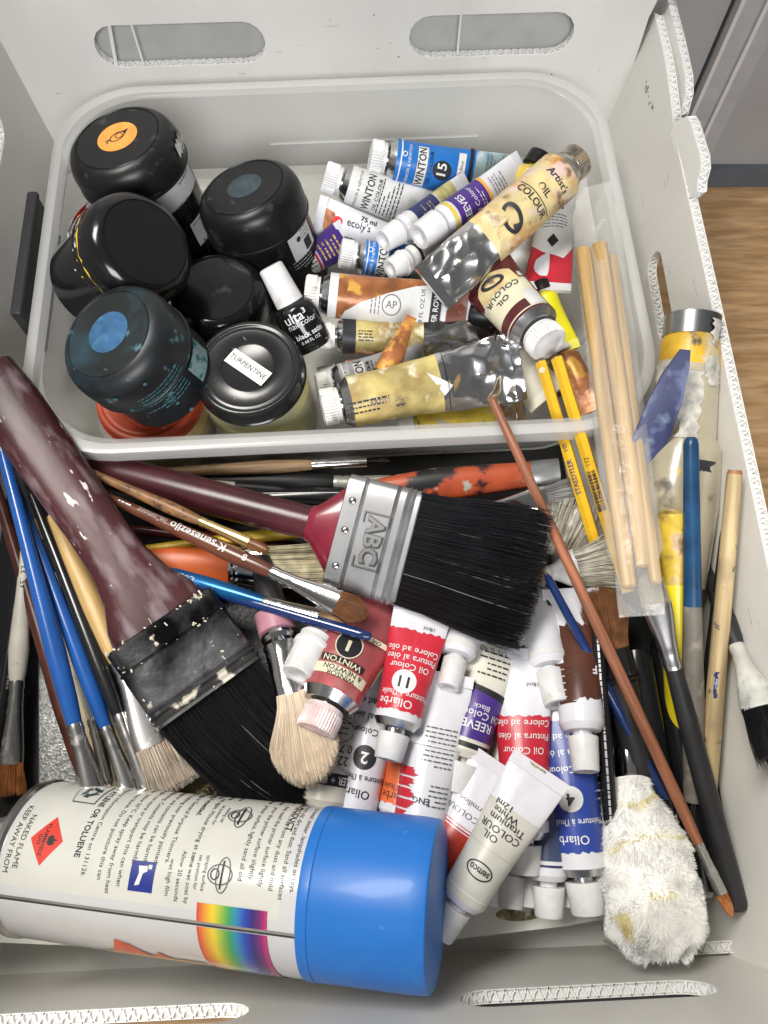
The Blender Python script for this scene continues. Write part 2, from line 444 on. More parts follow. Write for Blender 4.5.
# loose base sheet
bs_t = thing('base_sheet', 'loose white plastic sheet with a brown stain under the caps at the front edge', 'base sheet', BOXM)
hfront = [(-192, -48), (-120, -54), (-30, -58), (30, -57), (80, -54), (120, -49.5), (150, -45)]
panel(hfront + [(150, 400), (-192, 400)], [], lambda u, v, d: (u, v, 5 - d * .6), 5, [], bs_t, 'sheet', web=4)
m_ = Marks(lambda s, v, h: (s, v, 5 + h), h=.15)
RUST = M('rust_stain', (.23, .18, .09), .5, var=.4, vs=300, spots=(((.62, .60, .52), 220, .5, .62),))
m_.disc(60, -48, 11, RUST, 3.0)
m_.build(bs_t, 'stain')

# ------------------------------------------------------------------ frosted tray
TRAYM = Matrix.Translation((-.0255, .2825, 0)) @ Matrix.Rotation(radians(3.0), 4, 'Z')
FROST = M('frosted_tray', (.74, .74, .73), .16, var=.03, vs=20, see=.60, transl=.25, bump=(50, .1))
FROSTR = M('frosted_tray_rim', (.80, .80, .80), .14, var=.03, vs=20, see=.56, transl=.25)
def rrect(hx, hy, r, z, n=10):
    P = []
    for cx, cy, a in ((hx - r, hy - r, 0), (-hx + r, hy - r, 90), (-hx + r, -hy + r, 180), (hx - r, -hy + r, 270)):
        P += [(cx + r * cos(radians(a + 90 * i / n)), cy + r * sin(radians(a + 90 * i / n)), z) for i in range(n + 1)]
    return P
tray = thing('plastic_tray', 'clear frosted plastic tray with rounded corners holding the jars and small tubes', 'tray', TRAYM)
mb = MB()
prof = [(0, 62), (1.0, 66), (0, 67), (-5.5, 67), (-7.5, 65.6), (-8.2, 63), (-14, 20), (-17, 12), (-22, 9), (-30, 8)]
mb.rings([rrect(157 + o, 118 + o * .95, 46 + o * .6, z) for o, z in prof], FROST, True, False, True)
mb.build('tub', tray)
mb = MB()
mb.rings([rrect(157 + o, 118 + o, 46 + o * .6, z) for o, z in ((-3.2, 65.4), (-4.0, 67.2), (-1.6, 68.0), (1.2, 67.4), (1.9, 60), (1.0, 58), (.2, 60), (-.2, 65.4), (-3.2, 65.4))], FROSTR)
mb.build('rim', tray)
for (x0, y0, x1, y1, z0, z1) in ((148, 12, 141, 12, 62, 16), (148, -38, 139, -38, 62, 16),):
    mb = MB(); mb.rings([[(x0, y0 - 1, z0), (x0 - 2.6, y0, z0), (x0, y0 + 1, z0)], [(x1, y1 - 1, z1), (x1 - 2.6, y1, z1), (x1, y1 + 1, z1)]], FROSTR, True, True, True); mb.build('rib', tray)
mb = MB(); mb.rings([[(-40, 107.4, 34), (-40, 105.8, 33.4), (-40, 107.2, 32.6)], [(90, 107.4, 34), (90, 105.8, 33.4), (90, 107.2, 32.6)]], FROSTR, True, True, True); mb.build('rib', tray)
CLIP = M('grey_clip', (.035, .036, .038), .5, var=.08)
mb = MB(); mb.box((-166, 2, 50), (5, 80, 36), CLIP); mb.box((-165.5, 2, 67), (6, 80, 4), CLIP)
cl = mb.build('clip', tray)
bv = cl.modifiers.new('round', 'BEVEL'); bv.width = .0012; bv.segments = 2
# ------------------------------------------------------------------ jars
ORANGE = M('orange_sticker', (.82, .33, .06), .5, var=.12, vs=120, spots=(((.25, .12, .05), 260, .68, .74),))
TEALD = M('dull_teal_dot', (.04, .065, .075), .45, var=.25, vs=140)
BLUED = M('blue_paint_dot', (.03, .10, .21), .42, var=.2, vs=150, spots=(((.06, .20, .30), 200, .55, .8),))
TEALSTAIN = M('teal_stained_black', (.010, .013, .015), .42, var=.3, vs=60, spots=(((.012, .045, .06), 45, .56, .80, .5), ((.10, .22, .25), 130, .66, .80, .6), ((.25, .27, .27), 320, .73, .78, .6)))
SPECKLE = M('speckled_gloss_black', (.008, .008, .009), .16, var=.1, spots=(((.55, .54, .50), 260, .75, .765, .5),))
SMEARW = M('white_smear', (.62, .62, .60), .5, var=.3, vs=300, spots=(((.02, .02, .02), 260, .47, .55),))
YSPLAT = M('yellow_splash', (.75, .50, .05), .4, var=.2)
REDSPLAT = M('red_splash', (.6, .03, .03), .4, var=.2)
LABELG = M('grey_label', (.55, .55, .56), .45, var=.06)
def jar(label, T, H, lean, R, lid_frac, lidmat, bodymat, group, style='dome', top=None, side=None, lip=None, name='paint_jar', cat='jar', axis=None, liquid=None, fill=.7):
    T = U(T)
    ax = Vector(axis).normalized() if axis else Vector((-lean[0], -lean[1], H)).normalized()
    B = T - ax * H; X = ax
    M4 = frame(B, T, up=(0, 1, .001)); j = thing(name, label, cat, M4, group)
    hl = H * lid_frac; b = MB(); x0 = H - hl
    if style == 'dome':
        pr = [(x0, R * .99), (x0 + .5, R * 1.012), (x0 + 1.6, R * 1.012), (x0 + 2.0, R), (x0 + hl * .5, R * 1.0), (H - R * .26, R * .985), (H - R * .17, R * .955), (H - R * .09, R * .905), (H - R * .035, R * .84), (H - R * .008, R * .79), (H - .0, R * .765), (H - .5, R * .755), (H - .5, R * .74), (H, R * .73), (H, .01)]
    else:
        pr = [(x0, R * .97), (x0 + .4, R * 1.0), (x0 + 1.8, R * 1.01), (x0 + 2.4, R * .985), (H - 3, R * .98), (H - .7, R * .955), (H, R * .91), (H - .05, R * .875), (H - .5, R * .85), (H - .5, R * .82), (H - .3, R * .80), (H - .45, R * .77), (H - .45, R * .50), (H - .25, R * .48), (H - .5, R * .455), (H - .5, .01)]
    b.lathe(pr, lidmat, 72, cap0=True, cap1=True); lid_o = b.build('lid', j)
    g = MB()
    if liquid:
        rg = R * 1.03
        bp = [(0, rg * .9), (1.5, rg * .98), (4, rg), (x0 - 7, rg), (x0 - 3, rg * .94), (x0 + .5, rg * .86)]
        g.lathe(bp, bodymat, 56, cap1=False); body_o = g.build('glass_body', j)
        q = MB(); q.lathe([(1.5, rg * .9), (4, rg * .965), (x0 * fill, rg * .965)], liquid, 48); q.build('contents', j)
    else:
        rb = R * .935
        bp = [(0, rb * .93), (1.2, rb), (x0 - 1, rb), (x0 + .5, rb)]
        g.lathe(bp, bodymat, 64); body_o = g.build('body', j)
    if top:
        k = Marks(lambda s, v, h: (H + h, s, v), h=.12); top(k, R); k.build(lid_o, 'lid_mark')
    if side:
        k = Marks(round_map([(0, R * .955), (x0, R * .955), (x0 + .01, R), (H - hl * .3, R)]), h=.15); side(k, R, H, x0); k.build(body_o, 'label')
    return j
def top_droplet(k, R):
    k.disc(0, 1, R * .36, ORANGE, n=40)
    k.ring(0, 1, 4.6, .7, INK, ry=3.2, rot=40, n=24); k.ring(.8, 1.6, 2.2, .5, INK, n=18)
    k.poly([(2.2, 4.6), (5.2, 6.2), (4.2, 2.6)], INK); k.poly([(-3.5, -1.4), (-6.2, -2.4), (-6, -1.7), (-3.4, -.6)], INK); k.poly([(-4, -1), (-5.2, -4), (-4.5, -4)], INK)
def side_barcode(a0, s_hi=None):
    def f(k, R, H, x0):
        v0 = R * radians(a0)
        k.rect(x0 - 13, x0 - .5, v0 - 24, v0 + 24, LABELG)
        k.bars(x0 - 12, v0 - 10, 18, 7, INK, 90, 3); k.lines(x0 - 2.6, v0 - 10, 1, 1, 18, INK, 90, .7); k.lines(x0 - 3, v0 + 14, 4, 2, 12, INKSOFT, 90, .6)
        k.rect(x0 - 42, x0 - 26, v0 - 18, v0 - 2, LABELG); k.bars(x0 - 40, v0 - 16, 10, 10, INK, 90, 5); k.lines(x0 - 28, v0 - 10, 1, 2, 12, INK, 90, .6)
    return f
def smear(k, R, H, x0):
    side_barcode(125)(k, R, H, x0)
    k.jag(H - 13, H - 5, R * radians(70), R * radians(100), 1.5, SMEARW, 14, 4)
jar('tall matt black jar with an orange sticker and droplet on its lid', (117, 138, 94), 88, (15, -8), 30.5, .23, BLACK, GLOSSBLACK, 'black paint jars', top=top_droplet, side=smear)
def side_drips(k, R, H, x0):
    k.jag(H - 15, H - 14, R * radians(-178), R * radians(20), .9, YSPLAT, 40, 3); k.jag(H - 16.6, H - 15.6, R * radians(-110), R * radians(-30), .8, SMEARW, 30, 8)
    rr = random.Random(4)
    for i in range(30): k.disc(rr.uniform(x0, H - 6), R * radians(rr.uniform(-140, 40)), rr.uniform(.2, .7), rr.choice((YSPLAT, YSPLAT, SMEARW)), n=8)
    k.jag(x0 - 6, x0 + 4, R * radians(-75), R * radians(-55), 1, REDSPLAT, 10, 5); k.jag(x0 - 4, x0 + 1, R * radians(-90), R * radians(-50), 1, SMEARW, 12, 6)
jar('glossy black jar tipped on its side with yellow paint drips round the lid edge', (146, 243, 98), 58, None, 28, .37, SPECKLE, GLOSSBLACK, 'black paint jars', axis=(.66, -.16, .72), side=side_drips)
def top_dot(m, r=.31, y=1):
    return lambda k, R: k.disc(0, y, R * r, m, n=36)
def side_small(k, R, H, x0):
    v0 = R * radians(118); k.rect(x0 - 16, x0 - 1, v0 - 12, v0 + 7, LABELG); k.rect(x0 - 15, x0 - 8, v0 - 9, v0 - 3, INK); k.disc(x0 - 5, v0, 1.6, INK); k.lines(x0 - 6, v0 - 6, 3, 2.2, 8, INK)
    k.lines(x0 - 22, v0 + 2, 4, 2, 14, LABELG)
jar('black jar with a faded teal dot on its lid beside the white tubes', (244, 187, 74), 66, (16, -12), 29.5, .33, BLACK, BLACK, 'black paint jars', top=top_dot(TEALD, .33), side=side_small)
jar('low glossy black jar half hidden between the other jars', (216, 288, 56), 46, (0, 0), 27, .42, GLOSSBLACK, GLOSSBLACK, 'black paint jars')
AMBER = M('amber_liquid', (.55, .40, .07), .25, var=.1)
CLEARG = M('clear_glass', (.85, .86, .80), .08, var=0, see=.84, spec=.6)
YELLOWISH = M('turpentine_liquid', (.52, .46, .09), .2, var=.15, see=.25)
ORLID = M('orange_red_lid', (.38, .055, .022), .4, var=.12)
jar('glass jar with an orange-red lid standing under the teal stained jar', (147, 394, 52), 44, (0, 0), 27.5, .2, ORLID, CLEARG, 'glass jars', style='twist', liquid=AMBER, name='glass_jar')
def side_teal(k, R, H, x0):
    v0 = R * radians(140); TL = M('teal_print', (.05, .16, .19), .5, var=.2)
    k.lines(x0 - 8, v0, 8, 2.2, 26, TL, 90, .8); k.rect(x0 - 16, x0 - 3, v0 - 34, v0 - 17, M('pale_teal_label', (.25, .36, .37), .5, var=.3, vs=200, spots=(((.02, .12, .14), 200, .5, .6),)))
    rr = random.Random(5)
    for i in range(24): k.disc(rr.uniform(2, H - 6), R * radians(rr.uniform(60, 220)), rr.uniform(.3, 1.2), TL, n=9)
jar('black jar stained with teal paint and a bright blue dot on its lid', (108, 334, 102), 46, (16, 3), 29, .50, TEALSTAIN, TEALSTAIN, 'black paint jars', top=top_dot(BLUED, .36), side=side_teal)
def top_turp(k, R):
    k.h = .2
    k.rect(-12, 12, -4.3, 4.3, M('paper_label', (.76, .77, .72), .5, var=.04), rot=-37)
    k.text('TURPENTINE', 0, .2, 2.9, INK, -37, .01, 1.0)
jar('glass jar of yellow liquid with a black lid labelled TURPENTINE', (248, 367, 72), 62, (2, 2), 27.5, .17, M('jar_lid_black', (.012, .012, .013), .2, var=.15, spots=(((.12, .12, .12), 330, .70, .76, .5),)), CLEARG, 'glass jars', style='twist', top=top_turp, liquid=YELLOWISH, fill=.8, name='glass_jar')

# nail varnish bottle
A, B = U((270, 266, 74)), U((314, 348, 44)); L = (B - A).length
nv = thing('nail_polish_bottle', 'small black nail polish bottle with a white cap leaning among the jars', 'nail polish', frame(A, B))
b = MB(); b.lathe([(0, 5.2), (.4, 6.2), (1, 6.6), (L * .44, 7.6)], WHITEP, 40); b.build('cap', nv)
b = MB(); pr = [(L * .44, 6), (L * .45, 8.5), (L * .5, 10.6), (L * .55, 11.2), (L * .93, 11.2), (L * .97, 10.4), (L, 9)]
b.lathe(pr, GLOSSBLACK, 44); nvb = b.build('bottle', nv)
k = Marks(round_map(pr)); k.text('ulta³', L * .585, -1, 5.6, WHITE, 90, .01); k.text('nail color', L * .665, 1, 3.4, WHITE, 90); k.text('black satin', L * .80, 2, 2.9, WHITE, 90, .015); k.text('0.44 FL OZ', L * .87, 1, 1.8, WHITE, 90)
k.build(nvb, 'print')
# ------------------------------------------------------------------ paint tubes
def tube_surface(x0, L, R, crump, seed, tailw, p, thick):
    def S(s, v, h=0):
        t = max(0, min(1, s / L)); e = sm(t) ** p
        w = R * (1 + tailw * e); hh = R * (1 - e) + thick * e; a = v / R
        d = 0
        if crump:
            q = Vector((s * .11, a * 1.3, seed * 3.7)); k = crump * (.25 + t) * min(1, s / 6 + .1)
            q2 = Vector((s * .045 + a * .35, a * .75 - s * .03, seed * 3.7)); d = k * (noise.noise(q * .7) * 1.0 + (.3 - abs(noise.noise(q2)) * 1.5) + .7 * (.3 - abs(noise.noise(q2 * 1.9 + Vector((3, 1, 2)))) * 1.5))
        # offset along the ellipse normal
        ny, nz = sin(a) * hh, cos(a) * w; n = max(1e-6, hypot(ny, nz)); ny /= n; nz /= n
        return (x0 + s, w * sin(a) + ny * (h + d * .5), hh * cos(a) + nz * (h + d))
    return S
_seed = [0]
def paint_tube(label, A, B, R, body, decals=None, cap='taper', capmat=None, capR=None, capL=None, crump=.15, tailw=.34, p=1.3,
               shoulder=None, roll=0, group='paint tubes', neck=None, thick=.8, tailmat=None, foil=None, name='paint_tube', cat='paint tube'):
    _seed[0] += 1; seed = _seed[0]
    R *= .88 if group == 'tubes at the front' else .97
    A, B = U(A), U(B); Lt = (B - A).length
    t = thing(name, label, cat, frame(A, B, roll), group)
    capmat = capmat or WHITEP; capR = capR or R * .72; capL = capL if capL is not None else R * 1.25
    if group == 'tubes at the front' and cap == 'taper' and (capR < R * .98 or R < 8.8): capR *= .76; capL *= .92
    if cap == 'none': capL = 0
    nk, shl = (2.0, R * .34) if cap != 'none' else (0, .6)
    x0 = capL + nk + shl; L = Lt - x0
    S = tube_surface(x0, L, R, crump, seed, tailw, p, thick)
    m = MB(); NV, NS = (96, int(L / .6)) if crump > .6 else (48, max(24, int(L / 1.3)))
    if cap != 'none': m.lathe([(capL - .5, R * .42), (capL + nk, R * .44), (capL + nk + .4, R * .8), (x0 - .5, R * .97), (x0 + .05, R * 1.0)], shoulder or body, NV, cap0=False, cap1=False)
    rows = []
    for i in range(NS + 1):
        s = L * i / NS; rows.append([S(s, R * 2 * pi * q / NV) for q in range(NV)])
    if foil:                                           # bare metal past this share of the length
        k = max(1, int(NS * foil)); m.rings(rows[:k + 1], body); m.rings(rows[k:], ALUC, cap1=True)
    else: m.rings(rows, body, cap1=True)
    # folded crimp at the tail
    wT = R * (1 + tailw); tm = tailmat or (ALUC if foil else body)
    F = [[(Lt - 4 + x, y * (wT + .15), z * (thick + .55) + .25 * sin(y * 9 + seed)) for y in (-1, -.5, 0, .5, 1)] for x, z in ((0, 1), (4.2, .9))]
    m.rings([[(Lt - 4.5, y, z) for y, z in ((-wT, thick + .5), (0, thick + .7), (wT, thick + .5), (wT, -thick - .3), (-wT, -thick - .3))],
             [(Lt + .6, y, z) for y, z in ((-wT, thick + .3), (0, thick + .3), (wT, thick + .3), (wT, -thick - .3), (-wT, -thick - .3))]], tm, True, True, True)
    body_o = m.build('body', t)
    c = MB()
    if cap == 'taper':
        r0, r1 = capR * .86, capR
        c.lathe([(capL * .5, .01), (1.2, r0 * .50), (.25, r0 * .56), (0, r0 * .62), (0, r0 * .95), (.4, r0), (capL * .98, r1), (capL, r1 * .97), (capL, .01)], capmat, 44, cap0=False, cap1=False)
    elif cap == 'rib':
        r = capR
        c.lathe([(0, .01), (0, r * .5), (.35, r * .55), (.35, r * .72), (0, r * .76), (0, r * .88)], capmat, 80, cap0=False, cap1=False)
        c.lathe([(0, r * .88), (.6, r * .98), (1.0, r), (capL * .86, r), (capL * .86, r * .93)], capmat, 80, cap0=False, cap1=False, rib=(40, .06))
        c.lathe([(capL * .84, r * .82), (capL * .86, r * .93), (capL + 1.0, r * .93), (capL + 1.2, r * .7), (capL + 1.2, .01)], capmat, 40, cap0=False, cap1=False)
    elif cap == 'clear':
        r = capR
        c.lathe([(capL * .4, .01), (.8, r * .4), (.2, r * .46), (0, r * .5), (0, r * .8), (.4, r * .85), (capL * .7, r * .95), (capL * .72, r * 1.05), (capL * .8, r * 1.05), (capL * .82, r * .9), (capL, r * .95), (capL, .01)], capmat, 40, cap0=False, cap1=False)
    if c.v: c.build('cap', t)
    if decals:
        k = Marks(S, h=.16); k.ts = .84 if group == 'tubes at the front' else .92; decals(k, L, R); k.build(body_o, 'label')
    return t
def col(name, c, **kw): return M(name, c, kw.pop('rough', .32), **kw)
RED = col('tube_red', (.52, .025, .045), var=.06); ORNG = col('tube_orange', (.74, .15, .045), var=.1); NAVY = col('tube_navy', (.028, .035, .12), var=.08)
BLU = col('tube_blue', (.03, .06, .30), var=.06); WBLUE = col('winton_blue', (.02, .16, .50), var=.1, vs=60); PURP = col('tube_purple', (.07, .03, .22), var=.08)
BROWN = col('tube_brown', (.085, .03, .018), var=.15); BLACKP = col('tube_black', (.015, .015, .016), var=.1); CREAM = col('tube_cream', (.72, .68, .50), var=.08)
GREEN = col('tube_green', (.05, .30, .05), var=.1); YEL = col('tube_yellow', (.75, .58, .10), var=.12); GREY = col('winton_grey', (.36, .36, .37), var=.1)
GOLDY = M('grubby_yellow', (.52, .42, .16), .36, var=.35, vs=40, bump=(110, .5), spots=(((.28, .15, .06), 45, .48, .66), ((.13, .07, .04), 90, .58, .72), ((.74, .70, .48), 90, .56, .66)))
DREDW = M('maroon_label', (.10, .018, .022), .3, var=.2, spots=(((.02, .01, .01), 90, .58, .7),))
PAPER = M('tube_paper', (.66, .66, .64), .42, var=.05, vs=90)
GRUBW = M('grubby_white', (.66, .66, .65), .4, var=.12, vs=60, bump=(100, .4), spots=(((.42, .42, .42), 90, .54, .72),))
COPPER = M('copper_paint', (.42, .16, .06), .32, .25, var=.3, vs=90, spots=(((.70, .38, .08), 80, .55, .62), ((.20, .07, .03), 70, .6, .75)), bump=(120, .4))
ROSE = M('rose_metal', (.46, .115, .12), .3, .35, var=.12, vs=50, bump=(60, .35), spots=(((.62, .30, .28), 60, .58, .75),))

def winton(main, dark, num=None):
    def f(k, L, R):
        k.rect(0, L * .62, -R * 2.2, R * 2.2, main); k.rect(L * .03, L * .035 + .4, -R * 2, R * 2, WHITE)
        k.text('WINSOR & NEWTON', L * .10, 0, 2.0, WHITE if main is not PAPER else INKSOFT, 90)
        k.ring(L * .06, 5, 1.5, .5, WHITE)
        k.rect(L * .16, L * .16 + 6, -R * .95, R * .95, PAPER); k.text('WINTON', L * .16 + 3, 0, 5.2, INK, 90, .02, .8)
        k.text('OIL COLOUR', L * .16 + 8.2, 0, 2.5, INK, 90, .015)
        if num:
            k.disc(L * .36, 0, 5.8, INK, 4.8); k.text(num, L * .36, 0, 6.4, PAPER, 90, .02)
            k.rect(L * .48, L * .48 + 4.6, -R * .9, R * .9, PAPER); k.text('Cobalt Blue', L * .48 + 2.3, 0, 2.2, INK, 90)
            k.rect(L * .57, L * .60, -R * 1.6, R * 1.6, dark)
        else: k.lines(L * .33, 0, 6, 2.2, R * 1.8, INK, 90, .7)
    return f
WB2 = M('winton_faded', (.36, .47, .50), .36, var=.2, vs=90, bump=(120, .4), spots=(((.60, .62, .58), 70, .5, .68), ((.16, .28, .42), 110, .58, .7)))
# --- tubes lying in the tray
def back_print(k, L, R):
    winton(WBLUE, INK, '15')(k, L, R); k.lines(L * .68, 0, 9, 2.4, R * 2.2, M('teal_ink', (.12, .22, .26), .5, var=0), 90, .8)
paint_tube('blue oil tube numbered 15 with a white ribbed cap at the back of the tray', (370, 156, 55), (517, 186, 36), 12.5, WB2, back_print, 'rib', WHITEP, 9.5, 8, .35, shoulder=ALU, group='tubes in the tray')
paint_tube('pale grey oil tube with rows of black print near the teal dotted jar', (324, 176, 50), (442, 218, 30), 11.5, GRUBW, winton(PAPER, INK), 'rib', WHITEP, 8.8, 9, .5, shoulder=ALU, group='tubes in the tray')
FIG = M('painted_figure', (.55, .22, .10), .4, var=.4, vs=260)
def ecolys(k, L, R):
    k.poly([(L * .80, -5), (L * .92, -6), (L * .90, 2), (L * .84, 6), (L * .78, 4), (L * .74, -1)], FIG); k.disc(L * .79, 5, 2.6, M('dark_hair', (.10, .04, .02), .5, var=.2)); k.disc(L * .74, -2, 3, REDSPLAT, 2)
    k.text("ecoly's", L * .48, -3, 4.5, INK, 180, .01); k.lines(L * .6, 4, 2, 2.2, L * .3, INKSOFT, 180, .5); k.text('75 ml', L * .38, -7, 3.6, INK, 180, .02)
paint_tube('white tube with a small painted figure near its crimp', (425, 252, 28), (316, 219, 38), 10, OFFW, ecolys, 'taper', None, None, None, .2, group='tubes in the tray', tailw=.4)
def p_bands(k, L, R):
    k.rect(0, L * .25, -R * 2, R * 2, PAPER); k.lines(L * .05, 0, 5, 2.2, 14, INK, 0, .8)
    k.rect(L * .27, L * .31, -R * 2, R * 2, RED); k.rect(L * .34, L * .9, -R * 2, R * 2, PURP); k.lines(L * .42, 0, 5, 3, 9, YEL, 90, 1)
paint_tube('small tube with purple label and tan stained cap beside the nail polish', (281, 280, 30), (348, 236, 34), 8, OFFW, p_bands, 'taper', M('tan_cap', (.55, .33, .12), .4, var=.3, vs=120), 6.5, 9, .2, group='tubes in the tray')
paint_tube('short blue oil tube with white ribbed cap under the open white caps', (340, 253, 46), (440, 272, 34), 10, WB2, winton(WBLUE, INK), 'rib', WHITEP, 8.2, 8, .2, shoulder=ALU, group='tubes in the tray')
def reeves_navy(k, L, R):
    k.rect(L * .02, L * .07, -R * 2, R * 2, PAPER); k.rect(L * .10, L * .48, -R * 2, R * 2, NAVY); k.rect(L * .5, L * .8, -R * 2, R * 2, M('gold_print', (.50, .45, .20), .4, var=.3, vs=200)); k.lines(L * .2, 0, 5, 2.2, R * 1.7, M('gold_line', (.42, .36, .20), .4, var=0), 90, .7)
paint_tube('navy and gold tube with open white cap, tucked under the violet tube', (383, 241, 56), (470, 190, 46), 8.2, OFFW, reeves_navy, 'taper', WHITEP, 7.2, 12, .2, group='tubes in the tray')
def reeves_violet(k, L, R):
    k.rect(L * .01, L * .05, -R * 2, R * 2, YEL); k.rect(L * .07, L * .46, -R * 2, R * 2, PURP); k.rect(L * .46, L * .50, -R * 2, R * 2, M('orange_band', (.75, .38, .06), .4, var=.1))
    k.text('REEVES', L * .17, 0, 5.0, WHITE, 90, .01, .85); k.text('Oil Colour', L * .30, 0, 3.6, WHITE, 90); k.lines(L * .37, 0, 2, 2, 12, WHITE, 90, .5); k.lines(L * .56, 0, 5, 2.4, R * 1.5, INKSOFT, 90, .7)
paint_tube('violet and white tube with an open white cap facing the jars', (419, 237, 66), (524, 170, 60), 9.2, OFFW, reeves_violet, 'taper', WHITEP, 8.6, 14, .25, tailw=.25, group='tubes in the tray')
paint_tube('small pale tube with a milky cap lying under the violet tube', (390, 270, 54), (478, 222, 44), 7.2, GRUBW, lambda k, L, R: (k.rect(L * .02, L * .06, -R * 2, R * 2, INK), k.lines(L * .3, 0, 5, 2.2, 9, INKSOFT, 90)), 'clear', WHITEP, 7, 12, .3, group='tubes in the tray')
paint_tube('yellow tube with a black cap peeking out behind the big crumpled yellow tube', (541, 153, 64), (505, 228, 44), 9, YEL, None, 'taper', BLACK, 7.4, 8, .2, group='tubes in the tray')
def artist(flip=False):
    def f(k, L, R):
        k.text("Artist's", L * .10, 1, 4.6, INK, 90, .015, italic=.2); k.text('OIL', L * .20, 0, 4.4, INK, 90, .015); k.text('COLOUR', L * .28, 0, 4.6, INK, 90, .015)
        k.rect(L * .245, L * .25, -R, R, INK); k.ring(L * .43, 0, 8.5, 2.2, INK, 5.2, rot=70, n=30); k.poly([(L * .40, 5), (L * .47, 8), (L * .45, 3)], INK)
    return f
METCAP = M('dirty_metal_cap', (.50, .46, .40), .3, .9, var=.2, vs=200, spots=(((.30, .20, .08), 150, .55, .7, .6),))
GOLDY2 = M('stained_cream_label', (.68, .56, .28), .36, var=.2, vs=50, bump=(110, .5), spots=(((.50, .22, .06), 55, .52, .70), ((.66, .50, .45), 75, .56, .68), ((.16, .08, .05), 90, .58, .70)))
paint_tube('large crumpled yellow tube with dirty metal cap standing tallest on the heap', (579, 159, 78), (432, 288, 66), 14, GOLDY2, artist(), 'rib', METCAP, 9.5, 9, 1.1, shoulder=METCAP, foil=.60, group='tubes in the tray', tailw=.02)
def dr_white(k, L, R):
    k.rect(L * .02, L * .98, -R * 2.4, R * 2.4, RED); k.poly([(0, -R * 1.5), (L * .55, -R * 1.5), (L * .66, -R * .4), (L * .70, R * .6), (L * .52, R * 1.5), (0, R * 1.5)], PAPER)
    k.rect(L * .1, L * .26, -3, 4, INK); k.rect(L * .12, L * .24, -2, 3, PAPER); k.lines(L * .32, 0, 5, 2, 14, INKSOFT, 90, .6); k.poly([(L * .56, -3), (L * .62, 0), (L * .56, 3), (L * .5, 0)], INK)
    k.rect(L * .95, L, -R * 2, R * 2, PAPER)
paint_tube('white and red tube under the dirty metal cap', (560, 178, 36), (547, 290, 46), 11, OFFW, dr_white, 'taper', WHITEP, None, None, .3, group='tubes in the tray', tailw=.2)
def maroon(k, L, R):
    k.rect(L * .0, L * .98, -R * 2.6, R * 2.6, DREDW); k.rect(L * .02, L * .34, -R * 1.25, R * 1.3, CREAM); k.poly([(L * .33, -R * .95), (L * .46, -R * .8), (L * .58, R * .1), (L * .46, R * .75), (L * .33, R * .95)], GOLDY2)
    k.rect(L * .03, L * .11, -R * .5, R * 1.2, DREDW); k.rect(L * .03, L * .2, -R * 1.25, -R * .55, PAPER); k.text('COLOUR', L * .30, 0, 4.2, INK, 90, .015); k.text('OIL', L * .22, 2, 4.0, INK, 90, .015)
    k.ring(L * .44, 0, 6.6, 2.0, INK, 4.4, rot=60)
paint_tube('maroon and cream tube with a big white cap pointing down to the front', (549, 345, 70), (462, 250, 48), 14, GRUBW, maroon, 'rib', WHITEP, 10.2, 8, .5, shoulder=ALU, group='tubes in the tray')
def daler(k, L, R):
    k.rect(0, L * .06, -R * 2, R * 2, WHITE); k.rect(L * .06, L * .74, -R * 2.2, R * 2.2, COPPER)
    k.poly([(L * .08, -R * 1.5), (L * .74, -R * 1.5), (L * .74, R * .95), (L * .60, R * .80), (L * .40, R * .35), (L * .22, -R * .15), (L * .12, -R * .65)], PAPER)
    k.ring(L * .44, -R * .1, 5.2, .5, INKSOFT); k.text('AP', L * .44, -R * .1, 4.2, INKSOFT, 0); k.lines(L * .30, -2, 3, 2, 9, INKSOFT, 90, .5); k.text('7/8 FL OZ US', L * .66, -1, 2.6, INKSOFT, 90)
    k.rect(L * .72, L * .80, -R * 2.2, R * 2.2, INK); k.text('DALER ROWNEY', L * .76, 0, 3.4, WHITE, 90, .01, .8); k.rect(L * .81, L * .84, -R * 2.2, R * 2.2, WHITE); k.rect(L * .84, L * .99, -R * 2.2, R * 2.2, M('sienna', (.20, .055, .03), .3, var=.2))
paint_tube('orange and white tube with a black end band lying across the middle of the tray', (305, 292, 56), (468, 312, 46), 12, OFFW, daler, 'rib', DIRTYW, 9.4, 7, .3, shoulder=ALU, group='tubes in the tray', tailw=.3)
paint_tube('red-brown tube with a black cap under the maroon tube', (497, 318, 44), (420, 303, 36), 10.5, M('sienna', None), None, 'taper', BLACK, 8.5, 14, .3, group='tubes in the tray')
def yel_lab(k, L, R):
    k.rect(0, L * .08, -R * 2, R * 2, INK); k.lines(L * .14, 3, 4, 1.6, 8, INK, 0, .6)
paint_tube('half squeezed yellow and silver tube below the orange and white tube', (320, 335, 44), (502, 342, 36), 9.5, GOLDY, yel_lab, 'rib', DIRTYW, 7, 7, .9, shoulder=ALU, foil=.5, group='tubes in the tray')
paint_tube('small copper coloured tube end folded upright between the yellow tubes', (384, 376, 56), (411, 318, 62), 6.5, COPPER, None, 'none', None, None, 0, .6, tailw=-.55, group='tubes in the tray', name='folded_tube')
paint_tube('thin orange and white tube under the folded copper tube', (318, 378, 30), (452, 366, 28), 8.5, GRUBW, lambda k, L, R: (k.rect(0, L * .35, -R * 2, R * 2, ORNG), k.disc(L * .18, 0, 3, REDSPLAT), k.rect(L * .6, L, -R * 2, R * 2, ORNG)), 'clear', DIRTYW, 7, 12, .4, group='tubes in the tray')
